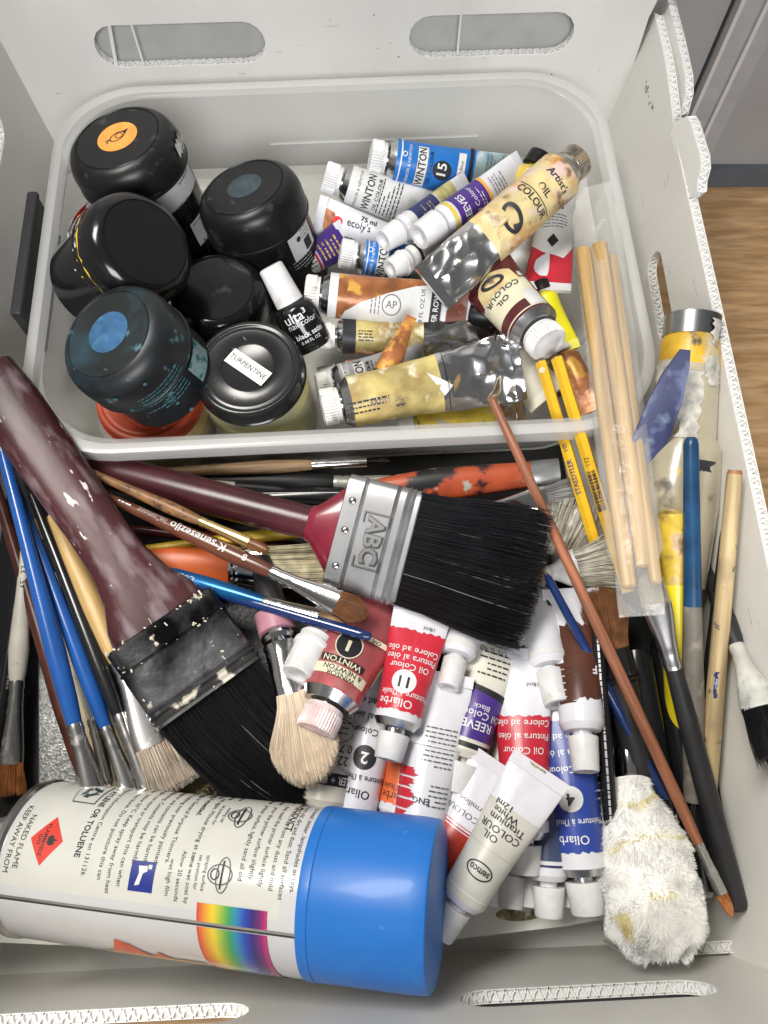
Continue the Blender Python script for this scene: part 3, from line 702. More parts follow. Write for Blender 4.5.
paint_tube('grey label tube tucked behind the big crumpled silver-yellow tube', (317, 388, 40), (425, 366, 36), 10.5, GREY, winton(GREY, INK), 'rib', DIRTYW, 8, 7, .3, shoulder=ALU, group='tubes in the tray')
def bigy(k, L, R):
    k.lines(L * .12, -1, 3, 2.6, 30, INK, 0, .9); k.text('HUE', L * .24, -6, 3, INKSOFT, 0); k.poly([(L * .44, 6), (L * .58, -2), (L * .52, -6)], PAPER); k.rect(L * .55, L * .553, -R * 1.2, R * 1.2, INK); k.text('ARTIST OIL COLOUR', L * .27, -3, 2.8, INKSOFT, 0)
paint_tube('big crumpled yellow tube with a long silver tail along the front of the tray', (322, 408, 56), (520, 366, 54), 13.5, GOLDY, bigy, 'rib', DIRTYW, 9.5, 8, 1.5, shoulder=ALU, foil=.52, group='tubes in the tray', tailw=.35)
paint_tube('bright yellow stained tube lying lowest along the front tray wall', (398, 428, 36), (522, 402, 34), 8.5, M('bright_grubby_yellow', (.66, .50, .06), .35, var=.2, bump=(120, .5), spots=(((.05, .22, .15), 130, .64, .70), ((.45, .42, .36), 90, .56, .64))), None, 'taper', WHITEP, 6, 8, .7, foil=.7, group='tubes in the tray')
paint_tube('neon yellow tube beside the cap of the maroon tube', (540, 282, 44), (564, 352, 36), 7, M('neon_yellow', (.78, .72, .02), .35, var=.08), None, 'taper', BLACK, 5.5, 6, .1, group='tubes in the tray')
paint_tube('dark orange tube spotted with gold under the yellow pencils', (560, 345, 34), (590, 412, 38), 8, COPPER, None, 'taper', WHITEP, 6, 6, .4, group='tubes in the tray')
paint_tube('plain cream tube end below the cap of the maroon tube', (500, 340, 36), (548, 398, 40), 9, M('cream_plain', (.66, .62, .50), .4, var=.1), None, 'taper', None, 7, 8, .3, group='tubes in the tray')
paint_tube('flattened silver tube lying behind the yellow pencils', (470, 395, 30), (560, 375, 32), 9, ALUC, None, 'taper', DIRTYW, 7, 8, 1.0, group='tubes in the tray')
paint_tube('grey half buried tube lying along the right tray wall', (520, 215, 22), (520, 300, 20), 11, GRUBW, None, 'taper', WHITEP, 7, 8, .5, group='tubes in the tray')
paint_tube('silver tube buried under the middle of the heap', (440, 270, 28), (520, 300, 26), 11, ALU, None, 'taper', DIRTYW, 7, 8, .8, group='tubes in the tray')

# --- tubes standing in the front of the box
def strokes(colr, num=None, lab=('Oil Colour', 'Pintura al óleo', 'Colore ad olio'), c0=.06, c1=.66, ncol=None, light=WHITE, numcol=INK, disc=WHITE, seed=1):
    def f(k, L, R):
        if colr: k.jag(L * c0, L * c1, -R * 1.7, R * 1.7, .6, colr, 30, seed)
        if num:
            k.disc(L * .30, 1, 5.3, disc, 5.3); k.text(num, L * .30, 1, 6.2, numcol, 90, .025)
        k.text('Oliarbe', L * .125, 3, 4.6, light, 90, .005); k.text("Peinture à l'huile", L * .20, -1, 3.4, light, 90, .004, .9)
        for i, q in enumerate(lab): k.text(q, L * (.43 + .075 * i), 0, 3.8, light, 90, .004, .92)
        k.text('18ml', L * .80, -4, 2.2, INKSOFT, 90)
    return f
paint_tube('rose red oil tube with number 1 and pink ribbed cap over the fan brush', (315, 732, 60), (378, 595, 44), 15, ROSE,
           lambda k, L, R: (k.rect(L * .10, L * .19, -R * .95, R * 1.2, CREAM), k.text('WINSOR', L * .115, 0, 3, INK, 90, .01), k.text('& NEWTON', L * .165, 0, 3, INK, 90, .01), k.rect(L * .21, L * .27, -R * .6, R * .9, INK), k.text('WINTON', L * .24, 2, 3.6, CREAM, 90, .015),
                            k.disc(L * .40, 2, 7.2, CREAM, 5.4, rot=0), k.disc(L * .40, 2, 6.6, INK, 4.9), k.text('1', L * .40, 2, 7.5, CREAM, 90, .03), k.rect(L * .52, L * .57, -R, R * .9, CREAM), k.text('OIL COLOUR', L * .545, 0, 2.6, INK, 90, .01),
                            k.rect(L * .20, L * .62, -R * 1.75, -R * 1.25, CREAM), k.lines(L * .42, -R * 1.5, 2, 2, 24, INK, 0, .9)),
           'rib', PINKW, 9, 10, .5, shoulder=ALU, group='tubes at the front', tailw=.55, p=1.0)
paint_tube('milky white capped tube pointing down beside the rose tube', (297, 676, 60), (345, 585, 40), 8, WHITEP, None, 'clear', WHITEP, 8.6, 21, .1, group='tubes at the front')
BLW = M('cream_white', (.66, .64, .56), .34, var=.06)
paint_tube('cream tube with black end band and 22ml print beneath the fan brush', (318, 836, 36), (341, 690, 36), 11.5, BLW,
           lambda k, L, R: (k.rect(L * .13, L * .24, -R * 2, R * 2, INK), k.text('DALER + ROWNEY', L * .185, 0, 4.2, WHITE, 90, .012, .85), k.text('22ml  e', L * .36, 0, 5, INK, 90, .004), k.text('0.74 U.S.', L * .47, 0, 4.6, INK, 90, .004), k.ring(L * .62, 0, 6, .4, INKSOFT, 8), k.rect(L * .5, L, -R * 1.7, -R * 1.1, YEL), k.lines(L * .60, 0, 6, 2.4, 11, INKSOFT, 90, .6)),
           'taper', WHITEP, 7.5, 10, .2, group='tubes at the front')
paint_tube('white tube with a black oval number 2 between the red tube and the cream tube', (348, 842, 30), (396, 626, 40), 11, OFFW, strokes(None, '2', light=INK, numcol=WHITE, disc=INK), 'taper', BLACK, 8, 6, .15, group='tubes at the front', tailw=.2)
paint_tube('red tube numbered 11 with white cap in the middle of the front pile', (388, 760, 54), (424, 606, 52), 11.8, OFFW, strokes(RED, '11', seed=4, c1=.76), 'taper', WHITEP, 9.3, 12, .15, shoulder=ALU, group='tubes at the front', tailw=.3)
paint_tube('orange tube low between the white tubes above the spray can cap', (391, 846, 32), (424, 700, 36), 10.5, OFFW, strokes(ORNG, None, light=INK, seed=6, c1=.55), 'taper', WHITEP, 8, 10, .1, group='tubes at the front')
def redstroke(k, L, R):
    for i in range(7): k.jag(L * (.10 + .055 * i), L * (.145 + .055 * i), R * .45 + (i % 3) * .6, R * 1.6, 1.6, RED, 7, 20 + i, 'v')
    k.lines(L * .50, -3, 9, 2.0, 13, INKSOFT, 90, .5); k.text('ENG', L * .32, 1, 3.2, INK, 90, .01); k.lines(L * .30, -6, 5, 2, 9, INKSOFT, 90, .5)
    k.rect(L * .60, L * .604, -R * 1.4, R * 1.4, M('soft_edge', (.66, .66, .66), .4, var=0))
paint_tube('white tube with red brush marks down one side and crimp facing the big brush', (406, 900, 40), (445, 674, 48), 12.4, OFFW, redstroke, 'taper', WHITEP, 9, 10, .1, group='tubes at the front', tailw=.22)
def reeves_black(k, L, R):
    k.rect(L * .02, L * .06, -R * 2, R * 2, INK); k.rect(L * .08, L * .085, -R * 2, R * 2, WHITE); k.poly([(L * .09, -R * 1.7), (L * .40, -R * 1.7), (L * .48, R * .9), (L * .48, R * 1.7), (L * .09, R * 1.7)], PURP)
    k.poly([(L * .40, -R * 1.7), (L * .46, -R * 1.7), (L * .52, R * .9), (L * .52, R * 1.7), (L * .48, R * 1.7), (L * .48, R * .9)], INK)
    k.text('REEVES', L * .20, -1, 4.8, WHITE, 90, .01); k.text('Oil Colour', L * .28, -3, 4.2, WHITE, 90); k.text('Black', L * .34, -2, 3, WHITE, 90); k.lines(L * .6, -2, 5, 2.6, 13, INK, 90, .7); k.text('US 0.40', L * .80, 0, 3.2, INKSOFT, 90)
paint_tube('cream and purple tube with black stripes and a wide white cap', (453, 792, 38), (500, 628, 42), 11.5, BLW, reeves_black, 'taper', WHITEP, 10.5, 13, .15, group='tubes at the front', tailw=.2)
paint_tube('short white tube and open cap poking out beneath the big black bristles', (448, 688, 52), (472, 600, 40), 9.5, OFFW, lambda k, L, R: k.rect(0, 3, -R * 2, R * 2, PAPER), 'taper', WHITEP, 7.6, 15, .1, group='tubes at the front')
paint_tube('red tube with long white tail in the middle of the front row', (527, 874, 36), (521, 650, 44), 11.6, OFFW, strokes(RED, '10', seed=9, c1=.62), 'taper', WHITEP, 9.4, 13, .12, shoulder=ALU, group='tubes at the front')
SEMCO = M('semco_grey', (.52, .51, .46), .36, var=.08)
LILAC = M('lacquer_lilac', (.66, .65, .70), .24, var=.04, bump=(90, .25))
def semco(k, L, R):
    k.rect(0, L * .66, -R * 2.2, R * 2.2, SEMCO); k.rect(L * .05, L * .055, -R * 2, R * 2, WHITE); k.rect(L * .36, L * .368, -R * 2, R * 2, M('semco_line', (.42, .42, .38), .4, var=0)); k.jag(L * .985, L * 1.0, -2, 5, .3, RUST, 6, 3)
    k.ring(L * .22, 0, 5.6, .6, INK, 3.4, rot=90); k.text('semco', L * .22, 0, 3.6, INK, 90, .02, .8)
    k.text('OIL', L * .44, 3, 3.6, INK, 90, .004); k.text('COLOUR', L * .50, 1, 3.6, INK, 90, .004); k.text('Titanium', L * .56, 0, 3.6, INK, 90, .004); k.text('White', L * .61, 2, 3.4, INK, 90, .004); k.text('12ml', L * .66, 4, 3.2, INK, 90, .004)
paint_tube('grey and lilac titanium white tube lying diagonally on top of the front row', (440, 936, 50), (541, 768, 64), 10.8, LILAC, semco, 'taper', WHITEP, 8.2, 14, .15, group='tubes at the front', tailw=.35, roll=0)
def semco_red(k, L, R):
    k.rect(0, L * .46, -R * 2, R * 2, col('semco_red', (.50, .045, .03), var=.08)); k.rect(L * .47, L * .48, -R * 2, R * 2, RED); k.rect(L * .495, L * .50, -R * 2, R * 2, RED); k.text('OIL COLOUR', L * .58, 0, 3.2, INKSOFT, 90); k.text('Vermilion', L * .66, 0, 2.8, INKSOFT, 90)
    pass
paint_tube('red and white tube lying parallel behind the titanium white tube', (405, 920, 34), (500, 764, 48), 10.5, LILAC, semco_red, 'taper', WHITEP, 8, 12, .2, group='tubes at the front', tailw=.4)
paint_tube('white tube with stout cap hanging under the torn edge of the big bristles', (558, 705, 48), (522, 570, 26), 11.5, OFFW, lambda k, L, R: (k.rect(0, 2.5, -R * 2, R * 2, PAPER), k.jag(L * .5, L, -R * 1.6, -R * .8, 1.5, INK, 14, 5, 'v')), 'taper', WHITEP, 9.2, 17, .15, group='tubes at the front')
def browns(k, L, R):
    k.jag(L * .14, L * .72, -R * 1.7, R * .55, 1.6, BROWN, 20, 3); 
    for i in range(6): k.jag(L * (.12 + .05 * i), L * (.16 + .05 * i), R * .2, R * (1.0 + .15 * (i % 3)), 1.2, BROWN, 6, 40 + i, 'v')
    k.text('F', L * .36, -R * .8, 5, WHITE, 90, .03)
paint_tube('dark brown tube with white brush streaks beside the blue numbered tube', (586, 772, 50), (570, 590, 40), 11.2, OFFW, browns, 'taper', WHITEP, 8.8, 16, .15, group='tubes at the front')
def blue4(k, L, R):
    strokes(BLU, '4', seed=12, c0=.07, c1=.66)(k, L, R)
    rr = random.Random(3)
    for i in range(16): k.jag(L * (.12 + .034 * i), L * (.125 + .034 * i), -R * 1.45, -R * rr.uniform(.9, 1.25), .4, WHITE, 5, 60 + i)
paint_tube('deep blue tube numbered 4 standing at the right end of the front row', (588, 914, 34), (553, 650, 40), 12.4, OFFW, blue4, 'taper', WHITEP, 10.6, 14, .12, shoulder=ALU, group='tubes at the front')
paint_tube('dusty navy tube with white bands left of the blue numbered tube', (549, 917, 32), (546, 722, 36), 9.8, OFFW, lambda k, L, R: (k.rect(L * .05, L * .065, -R * 2, R * 2, NAVY), k.rect(L * .09, L * .58, -R * 2, R * 2, col('dusty_navy', (.05, .07, .14), var=.12)), k.rect(L * .62, L * .64, -R * 2, R * 2, INK)), 'taper', WHITEP, 9.2, 13, .12, group='tubes at the front')
for lab, A_, B_, R_ in (('white capped tube at the bottom between the navy tube and the titanium white tube', (511, 909, 24), (516, 770, 20), 9.0), ('white capped tube at the bottom nearest the titanium white cap', (488, 906, 22), (500, 780, 18), 8.4),
                        ('small white cap standing between the navy tube and the blue numbered tube', (569, 908, 24), (571, 800, 18), 8), ('white cap wedged behind the navy tube', (530, 908, 22), (534, 790, 16), 7.5)):
    paint_tube(lab, A_, B_, R_, OFFW, lambda k, L, R: (k.rect(L * .06, L * .08, -R * 2, R * 2, NAVY), k.rect(L * .14, L * .9, -R * 2, R * 2, M('dusty_navy', None))), 'taper', WHITEP, R_ * .86, 14, .1, group='tubes at the front')
paint_tube('green edged tube wedged right of the cream and purple tube', (482, 822, 22), (527, 660, 30), 9, BLW, lambda k, L, R: (k.jag(0, L * .95, -R * 1.7, -R * .2, 1.5, GREEN, 20, 5, 'v'), k.lines(L * .5, 2, 8, 2.6, 9, INK, 90, .6)), 'taper', WHITEP, 8, 12, .1, group='tubes at the front')
paint_tube('black tube with small white print behind the red tube numbered 11', (440, 770, 20), (458, 606, 26), 10, BLACKP, lambda k, L, R: (k.text('Oil Colour', L * .5, 0, 3, WHITE, 90), k.ring(L * .72, 0, 5, .5, WHITE), k.lines(L * .4, 0, 3, 2.4, 12, WHITE, 90, .5)), 'taper', WHITEP, 8, 10, .1, group='tubes at the front')
paint_tube('white and black tube lowest under the two diagonal tubes', (446, 876, 14), (478, 770, 18), 10, OFFW, lambda k, L, R: k.rect(L * .1, L * .3, -R * 2, R * 2, INK), 'taper', WHITEP, 8.5, 14, .1, group='tubes at the front')
paint_tube('lilac white tube behind the blue numbered tube and below the stout cap', (545, 800, 24), (530, 640, 28), 11, LILAC, None, 'taper', WHITEP, 8.5, 12, .1, group='tubes at the front')
# ------------------------------------------------------------------ brushes
MAROON = M('maroon_lacquer', (.060, .014, .018), .28, var=.25, vs=30, spots=(((.20, .15, .15), 60, .64, .82, .55),), bump=(60, .1))
MAROONW = M('worn_maroon', (.052, .014, .016), .36, var=.3, vs=26, stretch=(.35, 1, 1), spots=(((.17, .12, .13), 120, .50, .66, .5, 1), ((.55, .52, .50), 230, .66, .69, .6, 1)), bump=(70, .25))
BRISTB = M('black_bristle', (.010, .010, .011), .32, var=.2)
BRISTG = M('grey_bristle', (.34, .33, .32), .45, var=.2)
BRISTC = M('cream_bristle', (.72, .66, .45), .5, var=.2, vs=200)
BRISTCD = M('cream_bristle_dark', (.30, .26, .19), .55, var=.2, vs=200)
BRISTW = M('hog_bristle', (.64, .61, .53), .5, var=.15, vs=200)
BRISTO = M('sable_orange', (.40, .15, .045), .42, var=.25, vs=200)
BRISTBR = M('sable_brown', (.20, .085, .035), .42, var=.25, vs=200)
BRISTS = M('soft_cream_hair', (.82, .71, .56), .55, var=.08, vs=100)
NAVYH = M('navy_handle', (.012, .03, .12), .18, var=.15, coat=.4)
BLUEH = M('blue_handle', (.014, .085, .32), .22, var=.1, coat=.3)
BLUEM = M('metallic_blue_handle', (.015, .12, .32), .22, .45, var=.25, vs=24)
BLACKH = M('black_handle', (.011, .011, .013), .22, var=.15, coat=.3)
BLACKM = M('black_handle_matt', (.022, .022, .024), .42, var=.15)
BROWNH = M('brown_handle', (.11, .038, .022), .28, var=.2, coat=.2)
SPECKH = M('speckled_brown_handle', (.22, .11, .045), .4, var=.25, vs=140, spots=(((.06, .03, .02), 300, .55, .66),))
REDBR = M('redwood_handle', (.30, .115, .06), .42, var=.3, vs=420, stretch=(.06, 1, 1), spots=(((.17, .065, .035), 300, .5, .7, None, 1),))
PALEW = M('pale_wood', (.50, .33, .135), .42, var=.22, vs=420, stretch=(.05, 1, 1), spots=(((.36, .22, .085), 260, .52, .74, None, 1),))
PALEWD = M('dirty_pale_wood', (.48, .36, .19), .5, var=.22, vs=420, stretch=(.06, 1, 1), spots=(((.32, .24, .14), 60, .52, .72), ((.14, .12, .10), 220, .64, .70)))
WORNW = M('worn_brown_wood', (.27, .17, .085), .5, var=.3, vs=400, stretch=(.08, 1, 1), spots=(((.10, .06, .03), 120, .55, .68),))
IVORY = M('ivory_handle', (.62, .59, .50), .35, var=.08, spots=(((.28, .25, .2), 160, .66, .74),))
YELH = M('yellow_handle', (.62, .42, .03), .35, var=.15, spots=(((.10, .07, .04), 90, .66, .74),))
ORH = M('orange_handle', (.66, .13, .03), .38, var=.1)
def bristles(parent, x0, x1, w0, h0, w1, h1, mat, n, hw=.22, shape='flat', core=None, curve=0, mess=.05, seed=1, alt=None, altf=.2, bend=(0, 0), name='bristles', flat_ex=3):
    """hairs from an oval ferrule mouth (w0 x h0 half sizes) to the tip; shape sets how the length falls off towards the flanks"""
    rr = random.Random(seed); mb = MB(); L = x1 - x0
    def fall(u):
        if shape == 'flat': return 1 - .05 * u * u
        if shape == 'fil': return 1 - .45 * u ** 2.4
        if shape == 'round': return 1 - .62 * u ** 1.3
        return 1 - .3 * u * u
    def width(t): return lerp(w0, w1, sm(t * 1.3)) if shape not in ('round',) else lerp(w0, w1, sin(pi * min(1, t * .8)))
    if core:
        rows = []
        for i in range(9):
            t = i / 8 * .86; ww, hh = lerp(w0, w1, sm(t * 1.3)) * .9, lerp(h0, h1, t) * .8
            if shape in ('round', 'fil', 'dome'): ww *= sqrt(max(.04, 1 - (t / .9) ** 3)); 
            rows.append([(x0 + L * t + bend[0] * 0, ww * sin(2 * pi * q / 20) + bend[0] * t * t, hh * cos(2 * pi * q / 20) + bend[1] * t * t) for q in range(20)])
        mb.rings(rows, core, True, True, True)
    for i in range(n):
        a = rr.uniform(0, 2 * pi); r = sqrt(rr.uniform(.15 if core else 0, 1)); u, v = r * cos(a), r * sin(a)
        if flat_ex > 2.5: u = rr.uniform(-1, 1); v = rr.choice((-1, 1)) * sqrt(rr.uniform(.2, 1))
        ln = L * fall(abs(u)) * rr.uniform(.86, 1.0); m = alt if alt and rr.random() < altf else mat
        jy, jz = rr.gauss(0, mess) * L * .4, rr.gauss(0, mess) * L * .3
        pts = []
        for k in range(5):
            t = k / 4; tt = t * ln / L
            kk = 1.0
            if shape == 'round': kk = max(.12, 1 - tt ** 2)
            y = u * lerp(w0, w1, sm(tt * 1.3)) * kk + jy * t * t + bend[0] * tt * tt + curve * sin(pi * t)
            z = v * lerp(h0, h1, tt) * kk + jz * t * t + bend[1] * tt * tt
            pts.append(Vector((x0 + ln * t, y, z)))
        mb.strand(pts, hw, m)
    return mb.build(name, parent)
HP = [(0, .30), (.012, .46), (.03, .52), (.45, .72), (.78, 1), (.93, .86), (1, .70)]
def brush(label, A, B, r, f1, f2, hmat, fmat=None, bmat=None, bw=None, bh=None, bshape='flat', n=260, hp=HP, group='paint brushes', fw=None, fh=None, roll=0,
          marks=None, core=None, hw=.2, mess=.05, name='paint_brush', flatz=1.0, tipband=None, b0=None, alt=None, bend=(0, 0), seed=1, crimps=True, cat='paint brush', endband=None):
    A, B = U(A), U(B); L = (B - A).length; t = thing(name, label, cat, frame(A, B, roll), group)
    LH = L * f1; pr = [(q * LH, w * r, w * r * flatz) for q, w in hp]
    mb = MB(); mb.lathe(pr, hmat, 28)
    if tipband: mb.lathe([(q * LH, w * r * 1.02, w * r * 1.02) for q, w in hp if q <= tipband[0]], tipband[1], 28)
    hd = mb.build('handle', t)
    if endband:
        mb = MB(); mb.lathe([(q * LH, w * r * 1.06, w * r * 1.06) for q, w in ((endband[0], hp[-1][1]), (endband[0] + .02, hp[-1][1] * 1.12), (.99, hp[-1][1] * 1.12), (1.0, hp[-1][1]))], endband[1], 30); mb.build('collar', t)
    if f2 and f2 > f1:
        r0 = hp[-1][1] * r * 1.04; LF = L * (f2 - f1); w_ = fw or r0; h_ = fh or r0; P = []
        for q in range(15):
            k = q / 14; c = 1.0
            if crimps and q in (1, 3): c = 1.07
            if crimps and q in (2,): c = .96
            e = sm((k - .15) / .85); P.append((LH + LF * k, lerp(r0, w_, e) * c, lerp(r0 * (flatz if flatz < 1 else 1), h_, e) * c))
        mb = MB(); mb.lathe(P, fmat or STEEL, 36, ex=2.0 if (fw or 0) < 1.6 * r0 else 2.4); mb.build('ferrule', t, sharp=25)
        if bmat:
            bristles(t, L * f2 - .6, L, (w_) * .93, (h_) * .93, bw or w_, bh or h_ * .6, bmat, n, hw, bshape, core or bmat, 0, mess, seed, alt, .25, bend, flat_ex=3 if (fw or 0) > 1.5 * h_ else 2)
    if marks:
        k = Marks(round_map([(a, b) for a, b, c in pr]), h=.08); marks(k, LH, r); k.build(hd, 'print')
    return t
# --- under the tray rim and across the middle
brush('thin brush with worn brown handle and small black tip along the tray front', (120, 474, 38), (394, 461, 38), 3.6, .70, .90, WORNW, STEEL, BRISTB, 2, 2, 'round', 80, group='brushes across the middle')
brush('black handle with a pale silver ferrule lying above the maroon brush handle', (150, 478, 30), (430, 486, 32), 5.5, .66, .86, BLACKM, M('pale_ferrule', (.62, .62, .56), .35, .5, var=.15), BRISTB, 4, 2, 'flat', 100, group='brushes across the middle', fw=5, fh=2.6)
brush('thick black handle with a thin white edge line just above the maroon handle', (205, 498, 28), (352, 497, 30), 6.5, 1, 0, BLACKH, group='brushes across the middle', marks=lambda k, L, r: k.rect(L * .03, L * .97, 2.2, 2.6, WHITE))
brush('white tipped dark brush lying beneath the black handles', (182, 481, 34), (300, 492, 30), 3.2, 1, 0, BLACKM, group='brushes across the middle', tipband=(.45, IVORY))
ORD = M('painted_orange', (.62, .12, .05), .4, var=.15, spots=(((.02, .02, .025), 55, .54, .60), ((.10, .04, .03), 110, .62, .68), ((.6, .58, .55), 80, .66, .7)))
brush('orange scraper handle smeared with black paint behind the big black bristles', (345, 494, 34), (566, 471, 40), 8.5, .84, .97, ORD, M('grey_blade', (.33, .34, .34), .35, .6, var=.2), None, group='brushes across the middle', hp=[(0, .3), (.06, .55), (.3, .85), (.5, 1), (.75, .92), (.95, .80), (1, .8)], flatz=.55, fw=7, fh=2.4, name='paint_scraper', cat='scraper', crimps=False)
brush('small flat brush with silver ferrule and grey hair above the hog bristles', (415, 516, 34), (580, 496, 40), 3.8, .38, .80, YELH, CHROME, BRISTG, 9.5, 2.5, 'flat', 320, fw=7.5, fh=2.6, group='brushes across the middle', alt=M('brown_grey_hair', (.20, .17, .15), .5, var=.2), hw=.22)
brush('white hog bristle brush fanning out upward beside the yellow pencils', (520, 640, 20), (588, 500, 42), 5, .40, .58, PALEW, STEEL, BRISTW, 15, 5, 'dome', 520, fw=9, fh=4, group='brushes across the middle', alt=BRISTCD, hw=.24, mess=.10, seed=3)
brush('round white hog brush pointing right with a white painted ferrule', (455, 590, 36), (628, 559, 44), 5, .52, .70, PALEW, M('white_painted_ferrule', (.70, .70, .68), .3, var=.12, vs=120), BRISTW, 13, 7, 'dome', 620, fw=9.5, fh=6, group='brushes across the middle', alt=BRISTCD, hw=.24, mess=.09, seed=5)
brush('yellow painted handle crossing under the brown brush', (130, 551, 34), (335, 527, 34), 3.8, 1, 0, YELH, group='brushes across the middle')
brush('pinkish worn handle just below the yellow painted handle', (130, 566, 32), (330, 548, 30), 3.2, 1, 0, M('pinkish_wood', (.46, .30, .24), .5, var=.2, spots=(((.05, .03, .03), 60, .52, .6),), stretch=(.3, 1, 1)), group='brushes across the middle')
brush('dark red handle in the shadow between the maroon and yellow handles', (120, 528, 30), (300, 548, 26), 4, 1, 0, M('dark_red_handle', (.10, .012, .02), .3, var=.2), group='brushes across the middle')
brush('wide orange handled flat brush with cream bristles left of the maroon flare', (120, 566, 36), (345, 567, 38), 9.5, .49, .64, ORH, CHROME, BRISTC, 11.5, 2.6, 'flat', 500, hp=[(0, .5), (.1, .8), (.5, 1), (.97, 1), (1, .95)], flatz=.45, fw=10.6, fh=3.4, group='brushes across the middle', alt=BRISTCD, hw=.24, mess=.02,
      marks=None)
brush('slim speckled brown brush with a gold ferrule resting on the brown brush', (72, 464, 58), (270, 552, 62), 3.17, .66, .90, SPECKH, GOLDM, BRISTBR, 3, 1.6, 'fil', 130, fw=3, fh=2, group='brushes across the middle')
brush('brown brush with white lettering, long silver ferrule and brown filbert tip', (96, 492, 56), (368, 616, 64), 4.21, .665, .90, BROWNH, CHROME, BRISTBR, 6.4, 2.4, 'fil', 320, fw=5.6, fh=3, group='brushes across the middle', hw=.16, mess=.02,
      marks=lambda k, L, r: (k.text('8', L * .86, 1.2, 3.4, WHITE, 180, .01), k.text('K·senesezijo', L * .60, 1.2, 4.0, WHITE, 180, .01, 1.15), k.text('hellomont', L * .34, 1.2, 3.0, M('faint_print', (.42, .36, .34), .4, var=0), 180), k.lines(L * .17, 1, 1, 1, 9, WHITE, 180, .6)))
brush('metallic blue watercolour brush lying above the thin navy handle', (150, 568, 46), (348, 627, 58), 4.06, .59, .86, BLUEM, CHROME, M('sable_dark_tan', (.27, .16, .08), .45, var=.2), 4.2, 3, 'round', 220, fw=4.2, fh=3.4, group='brushes across the middle', hp=[(0, .35), (.02, .55), (.25, .92), (.55, 1), (.85, .84), (1, .72)], hw=.15, mess=.02,
      marks=lambda k, L, r: k.text('Cotman', L * .30, .6, 3.2, M('pale_print', (.55, .60, .66), .4, var=0), 180, 0, 1.1, .2))
brush('thin glossy navy handle with chipped end pointing at the white capped tube', (371, 637, 62), (160, 575, 44), 2.55, 1, 0, NAVYH, group='brushes across the middle', hp=[(0, .5), (.01, .8), (.05, .9), (.6, 1.1), (1, 1.25)])
# --- big black brush
A, B = U((88, 466, 46)), U((546, 584, 60)); L = (B - A).length
big = thing('paint_brush', 'big wide black bristle paint brush with maroon handle and ferrule stamped ABC', 'paint brush', frame(A, B), 'wide house paint brushes')
f0 = (U((347, 534, 50)) - A).length; f1_ = (U((412, 550, 52)) - A).length; LH = f0; HW = 27
mb = MB(); hp_ = [(0, 6, 5), (3, 8.2, 7), (20, 8.9, 8), (LH * .5, 8.8, 8), (LH * .86, 8.2, 7.6), (LH * .885, 8.6, 7.6)]
mb.lathe(hp_, MAROON, 40); mb.build('handle', big)
FLARE = M('crimson_flare', (.20, .014, .032), .25, var=.2, coat=.4, spots=(((.6, .55, .5), 220, .71, .74),))
mb = MB(); mb.lathe([(LH * .87, 8.7, 7.7), (LH * .885, 9.4, 8.3), (LH * .90, 11, 8.8), (LH * .99, 24.6, 8.9), (LH + 4, 25, 9)], FLARE, 48, ex=3); mb.build('flare', big)
FER = M('stamped_ferrule', (.30, .30, .305), .33, 1, var=.15, vs=30, spots=(((.22, .22, .23), 18, .52, .75, .45),))
mb = MB(); P = []
for x, d in ((f0 - 3, 0), (f0 - 2.6, .5), (f0 + 5, .5), (f0 + 6, -.1), (f0 + 7, .4), (f1_ - 12, .4), (f1_ - 11.2, -.3), (f1_ - 10, .4), (f1_ - 7, .4), (f1_ - 6, 1.0), (f1_ - 5, .2), (f1_ - 3.8, .9), (f1_ - 2.6, .2), (f1_ - .5, .5), (f1_, .2)): P.append((x, HW + d, 10.2 + d * 1.3))
mb.lathe(P, FER, 64, ex=7); fe = mb.build('ferrule', big, sharp=30)
k = Marks(lambda s, v, h: (s, v, 10.7 + h), h=.1)
EMB = M('embossed_highlight', (.36, .36, .36), .25, 1, var=.05)
EMM = M('embossed_face', (.27, .27, .275), .33, 1, var=.1)
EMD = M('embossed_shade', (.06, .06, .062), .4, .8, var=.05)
cx = (f0 + f1_) / 2 - 1.5
for dx, dy, m_, b_ in ((.3, -.25, EMD, .075), (0, 0, EMB, .05), (0, 0, EMM, .012)):  # flat stamp: offset dark copy and pale edge paint its shade and highlight
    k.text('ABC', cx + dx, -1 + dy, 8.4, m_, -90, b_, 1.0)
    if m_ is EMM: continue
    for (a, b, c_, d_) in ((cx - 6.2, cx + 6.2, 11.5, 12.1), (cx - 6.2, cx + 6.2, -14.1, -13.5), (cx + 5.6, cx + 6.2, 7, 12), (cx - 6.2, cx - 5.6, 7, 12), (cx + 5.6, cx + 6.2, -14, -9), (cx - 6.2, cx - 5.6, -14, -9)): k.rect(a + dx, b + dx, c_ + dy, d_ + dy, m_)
k.build(fe, 'stamp')
for v_ in (15, 1, -16):
    mb = MB(); x_ = f0 + 1.5; mb.rings([[(x_ + r_ * cos(2 * pi * q / 18), v_ + r_ * sin(2 * pi * q / 18), z_) for q in range(18)] for r_, z_ in ((1.9, 10.4), (1.8, 11.0), (1.2, 11.5), (.3, 11.6))], CHROME, True, True, True); mb.build('rivet', fe)
bristles(big, f1_ - 1, L - 1, HW - .6, 9.6, HW + 4.5, 11, BRISTB, 5200, .2, 'flat', BRISTB, 0, .055, 11, BRISTG, .014)
